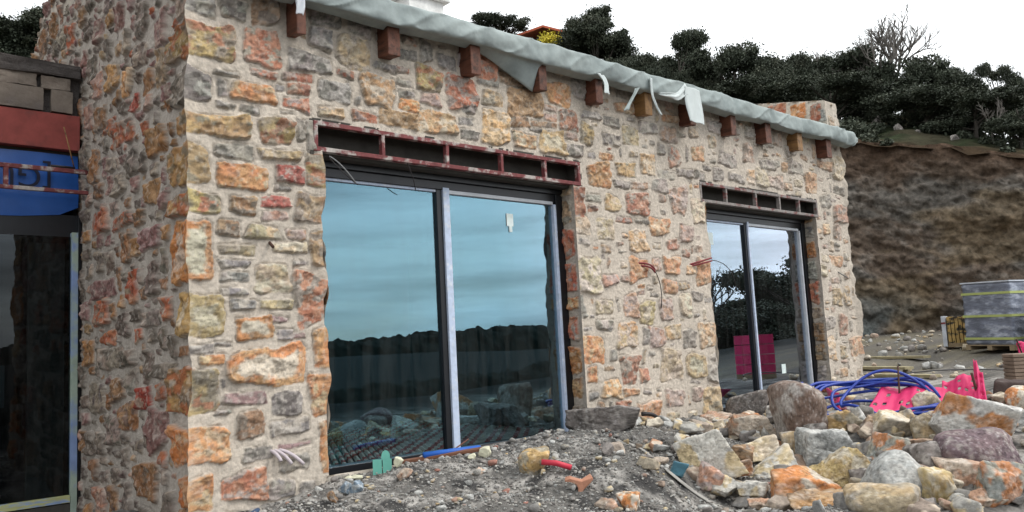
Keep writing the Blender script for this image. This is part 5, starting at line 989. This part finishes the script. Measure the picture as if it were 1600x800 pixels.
# bluish hose end at the bottom left
(xa, ya), (xb, yb), (xc, yc) = DEB['hose']
tag(MB().tube(bez((xa, ya, gz(xa, ya)-.02), (xb, yb, gz(xb, yb)+.08), (xc, yc, gz(xc, yc)+.02)), .02, 10).build('dark_blue_hose', mat('dark_blue_hose', (.04,.07,.13), .5), smooth=True), 'dark blue hose curving out of the soil at the house corner', 'hose')

# ---------- blue pipe coil, pink netting, rods ----------
def coil_c(k): return COIL
q = random.Random(77); CX, CY, CZ = COIL
ax = Vector((math.cos(yaw), -math.sin(yaw), 0)); bk = Vector((math.sin(yaw), math.cos(yaw), 0)); mb = MB()
for (w_, h_, oz, tl, ph, a0, a1) in ((1.05,.30,.10,.15,.0,-.3,6.4),(1.0,.34,.13,.1,.02,0,6.3),(.95,.26,.08,.2,-.03,.2,6.1),(.80,.42,.10,-.05,.1,.1,6.3),(.72,.44,.12,-.1,.14,.0,6.0),(1.02,.22,.03,.3,0,3.0,6.4),(1.1,.20,.0,.32,.02,3.0,6.5),(1.0,.40,.12,.0,-.1,-.2,3.3),(.9,.16,.02,.4,.05,0,6.2),(.98,.46,.08,.05,.08,.0,3.2)):
    pts = []
    for k in range(49):
        t = a0+(a1-a0)*k/48; u = math.cos(t)*w_; v = math.sin(t)*h_
        pts.append(Vector((CX, CY, CZ))+ax*(u+ph)*.70+bk*(math.sin(t)*.30+q.uniform(-.002,.002)+tl*.2)+Vector((0,0,.02+.75*(oz+v*(.95 if v > 0 else .25)+.06*math.sin(t*2+w_*9)+.05*math.sin(t*3+w_*31)))))
    mb.tube(pts, .016, 8)
tag(mb.build('pipe_coil', M_BLUE, smooth=True), 'tangled loose coil of bright blue pipe beside the far window', 'pipe coil')
tag(MB().tube(bez(COILUP[0], COILUP[1], COILUP[2]), .024, 8).build('blue_pipe_stub', M_BLUE, smooth=True), 'blue pipe end poking up behind the tall standing boulder', 'pipe')
M_PINK = mat('pink_netting', (.60,.03,.13), .55, var=.15, vscale=5, bump=.3, bscale=20)
def net(name, lab, quad, nx, ny, hw, seed):
    q = random.Random(seed); A, B, D, E_ = [Vector(p) for p in quad]; mb = MB(); g = {}
    nrm = (B-A).cross(E_-A).normalized()
    H = {}
    for j in range(ny*4+1):
        for i in range(nx*4+1):
            u, v = i/(nx*4), j/(ny*4); p = (A*(1-u)+B*u)*(1-v)+(E_*(1-u)+D*u)*v
            top = v*.02*math.sin(u*9+seed)
            p = p+nrm*(.012*math.sin(u*11+seed)+.01*math.sin(v*7+u*5)+.006*math.sin(u*37))+Vector((0,0,top)); g[i, j] = len(mb.v); mb.v.append(tuple(p))
    for j in range(ny*4):
        for i in range(nx*4):
            ci, cj = i//4, j//4; rnd = ((ci*7+cj*13+seed) % 5) < 4
            if rnd and i % 4 in (1, 2) and j % 4 in ((1,) if (ci+cj) % 2 else (2,)) and 0 < j < ny*4-2: continue
            mb.f.append((g[i,j], g[i+1,j], g[i+1,j+1], g[i,j+1]))
    o = mb.build(name, M_PINK, smooth=True); s_ = o.modifiers.new('thick', 'SOLIDIFY'); s_.thickness = .006; return tag(o, lab, 'netting')
for k, (lab, quad, nx, ny) in enumerate(NETS): net('pink_netting', lab, quad, nx, ny, .03, k+2)
for lab, a, b, r in RODS: tag(MB().tube([a, b], r, 8).build('steel_rod', M_RUST, smooth=True), lab, 'steel rod')
tag(MB().tube(bez(*CABLE[:3], 20), .010, 6).build('black_cable', M_WIRE, smooth=True), 'thin black cable strung across the yard behind the coil', 'cable')
# dark brown plate and ridged block at the right edge
X, F = rock_geo(401, 'c', PLATE[1], 4); o = link('brown_plate', npmesh('brown_plate', X, F), mat('dark_brown_plate', (.06,.04,.035), .8, var=.3, col2=(.2,.18,.16), c2t=(.6,.75), c2s=9, bump=.5)); o.location = PLATE[0]; o.rotation_euler = (0,.15,-yaw); tag(o, 'dark brown broken plate standing behind the round stone at the right edge', 'plate')
x, y, z = BLOCK; mb = MB(); Mx = Matrix.Translation((x, y, z)) @ Matrix.Rotation(-yaw, 4, 'Z')
for k in range(7): mb.box(-.2,.3,-.12+.004*(k%2),.12,k*.045,k*.045+.036,Mx)
mb.box(-.19,.29,-.10,.11,0.001,.31,Mx)
tag(mb.build('ridged_block', mat('ridged_clay', (.22,.16,.12), .9), bevel=.004), 'ridged brown clay block at the right edge under the pink netting', 'block')

# ---------- wrapped pallets in the yard ----------
M_WRAP = mat('film_wrapped_blocks', (.13,.145,.19), .28, var=.35, vscale=3, col2=(.42,.45,.52), c2t=(.50,.72), c2s=3.2, bump=.5, bscale=9, bdist=.03, spec=.6, stretch=(1,1,2.5))
M_BAND = mat('yellow_green_band', (.36,.40,.14), .6, var=.15); M_PAL = mat('pallet_wood', (.25,.19,.12), .9)
M_CLEAR = mat('cloudy_white_film', (.50,.53,.58), .3, var=.2, bump=.4, bscale=10, spec=.5)
def pallet(x, y, wd, ht, rz, lab, bands, tilt=0., m_=None):
    z = gz(x, y); e = empty('wrapped_pallet', (x, y, z), rz); tag(e, lab, 'pallet', 'wrapped pallets by the cliff'); e.rotation_euler[0] = tilt
    p = MB()
    for k in range(3): p.box(-wd/2,wd/2,-wd/2+k*(wd/2-.05),-wd/2+k*(wd/2-.05)+.1,0,.09)
    for k in range(5): p.box(-wd/2+k*(wd-.1)/4,-wd/2+k*(wd-.1)/4+.1,-wd/2,wd/2,.091,.115)
    p.build('pallet_base', M_PAL, e)
    s = MB(); rows = int(ht/.22); hh = (ht-.12)/rows; q = random.Random(int(x*10))
    bm = bmesh.new(); bmesh.ops.create_cube(bm, size=1); bmesh.ops.subdivide_edges(bm, edges=bm.edges[:], cuts=22, use_grid_fill=True)
    for v in bm.verts:
        c_ = v.co; zz = c_.z+.5; row = abs(math.sin(zz*rows*math.pi)); col = abs(math.sin((c_.x+c_.y+1)*4*math.pi))
        k = 1-.035*(1-min(1, row*4))-.02*(1-min(1, col*5)); fl_ = .012*math.sin(zz*40+c_.x*9)+.01*math.sin(zz*90+c_.y*20)
        v.co = Vector((c_.x*wd*k+fl_*c_.x, c_.y*wd*k+fl_*c_.y, .116+zz*(ht-.12)))
    me = bpy.data.meshes.new('wrapped_load'); bm.to_mesh(me); bm.free(); ld = link('wrapped_load', me, m_ or M_WRAP, e)
    for p_ in me.polygons: p_.use_smooth = True
    for b in bands:
        h = wd/2+.012; t = .05; MB().box(-h,h,-h,-h+.01,b,b+t).box(-h,h,h-.01,h,b,b+t).box(-h,-h+.01,-h+.01,h-.01,b,b+t).box(h-.01,h,-h+.01,h-.01,b,b+t).build('strap', M_BAND, e)
    h = wd/2+.016; MB().box(-h,h,-h,h,ht-.02,ht+.008).build('top_sheet', M_CLEAR, e)
    return e
pallet(17.5, .25, 1.05, 1.45, -.25, 'tall film wrapped pallet of dark blocks with three yellow green bands', (.22,.70,1.18), .03)
pallet(17.2, -1.05, 1.0, 1.0, -.1, 'lower wrapped pallet cut by the right edge of the photo', (.3,), 0, M_CLEAR)
# bundle of yellowish boards with a white end sheet
z = gz(18.2, 1.45); e = empty('board_bundle', (18.2, 1.30, z), .25); tag(e, 'bundle of yellow and black boards on edge left of the tall wrapped pallet', 'board bundle')
M_YB = mat('yellow_boards', (.40,.27,.10), .8, var=.3, col2=(.04,.035,.03), c2t=(.5,.56), c2s=5, bump=.2, stretch=(1,1,2))
for k in range(8): MB().box(-.25,.25,-.34+k*.08,-.34+k*.08+.065,.12,.72).build('board', M_YB, e, bevel=.004)
MB().box(-.25,.25,.31,.40,.04,.74).build('end_sheet', M_CLEAR, e, bevel=.01); MB().box(-.256,-.25,.31,.40,.56,.60).build('red_tape', M_CON_R, e)
MB().box(-.25,.25,-.36,.30,.03,.119).build('pallet_base', M_PAL, e)
# stack of pink perforated blocks across the yard, mirrored in the far window
x, y = 12.75, -2.75; z = gz(x, y); e = empty('pink_block_stack', (x, y, z), .2); tag(e, 'stack of pink perforated blocks mirrored in the far window', 'block stack')
for a in range(4):
    for b in range(3):
        MB().box(-.2,.2,-.5+b*.22,-.5+b*.22+.21,.1+a*.2,.1+a*.2+.185).box(-.205,-.2,-.44+b*.22,-.36+b*.22,.15+a*.2,.21+a*.2).build('block', M_PINK, e, bevel=.008)
MB().box(-.2,.2,-.5,.15,0,.098).build('pallet_base', M_PAL, e)
# planks lying in the yard
for i, (x, y, l, rz, lab) in enumerate(((14.6,1.9,2.2,1.15,'long weathered plank lying nearest in the muddy yard'),(16.4,2.2,1.9,1.22,'second weathered plank lying farther back in the yard'),(13.0,.6,1.6,1.2,'yellowish board in the mud right behind the coil'))):
    o = rough_box('yard_plank', -l/2, l/2, -.11, .11, 0, .05, mat('weathered_yellow_plank', (.30,.26,.16), .9), None, .008, 50+i); o.location = (x, y, gz(x, y)); o.rotation_euler[2] = rz; tag(o, lab, 'plank', 'planks lying in the yard')
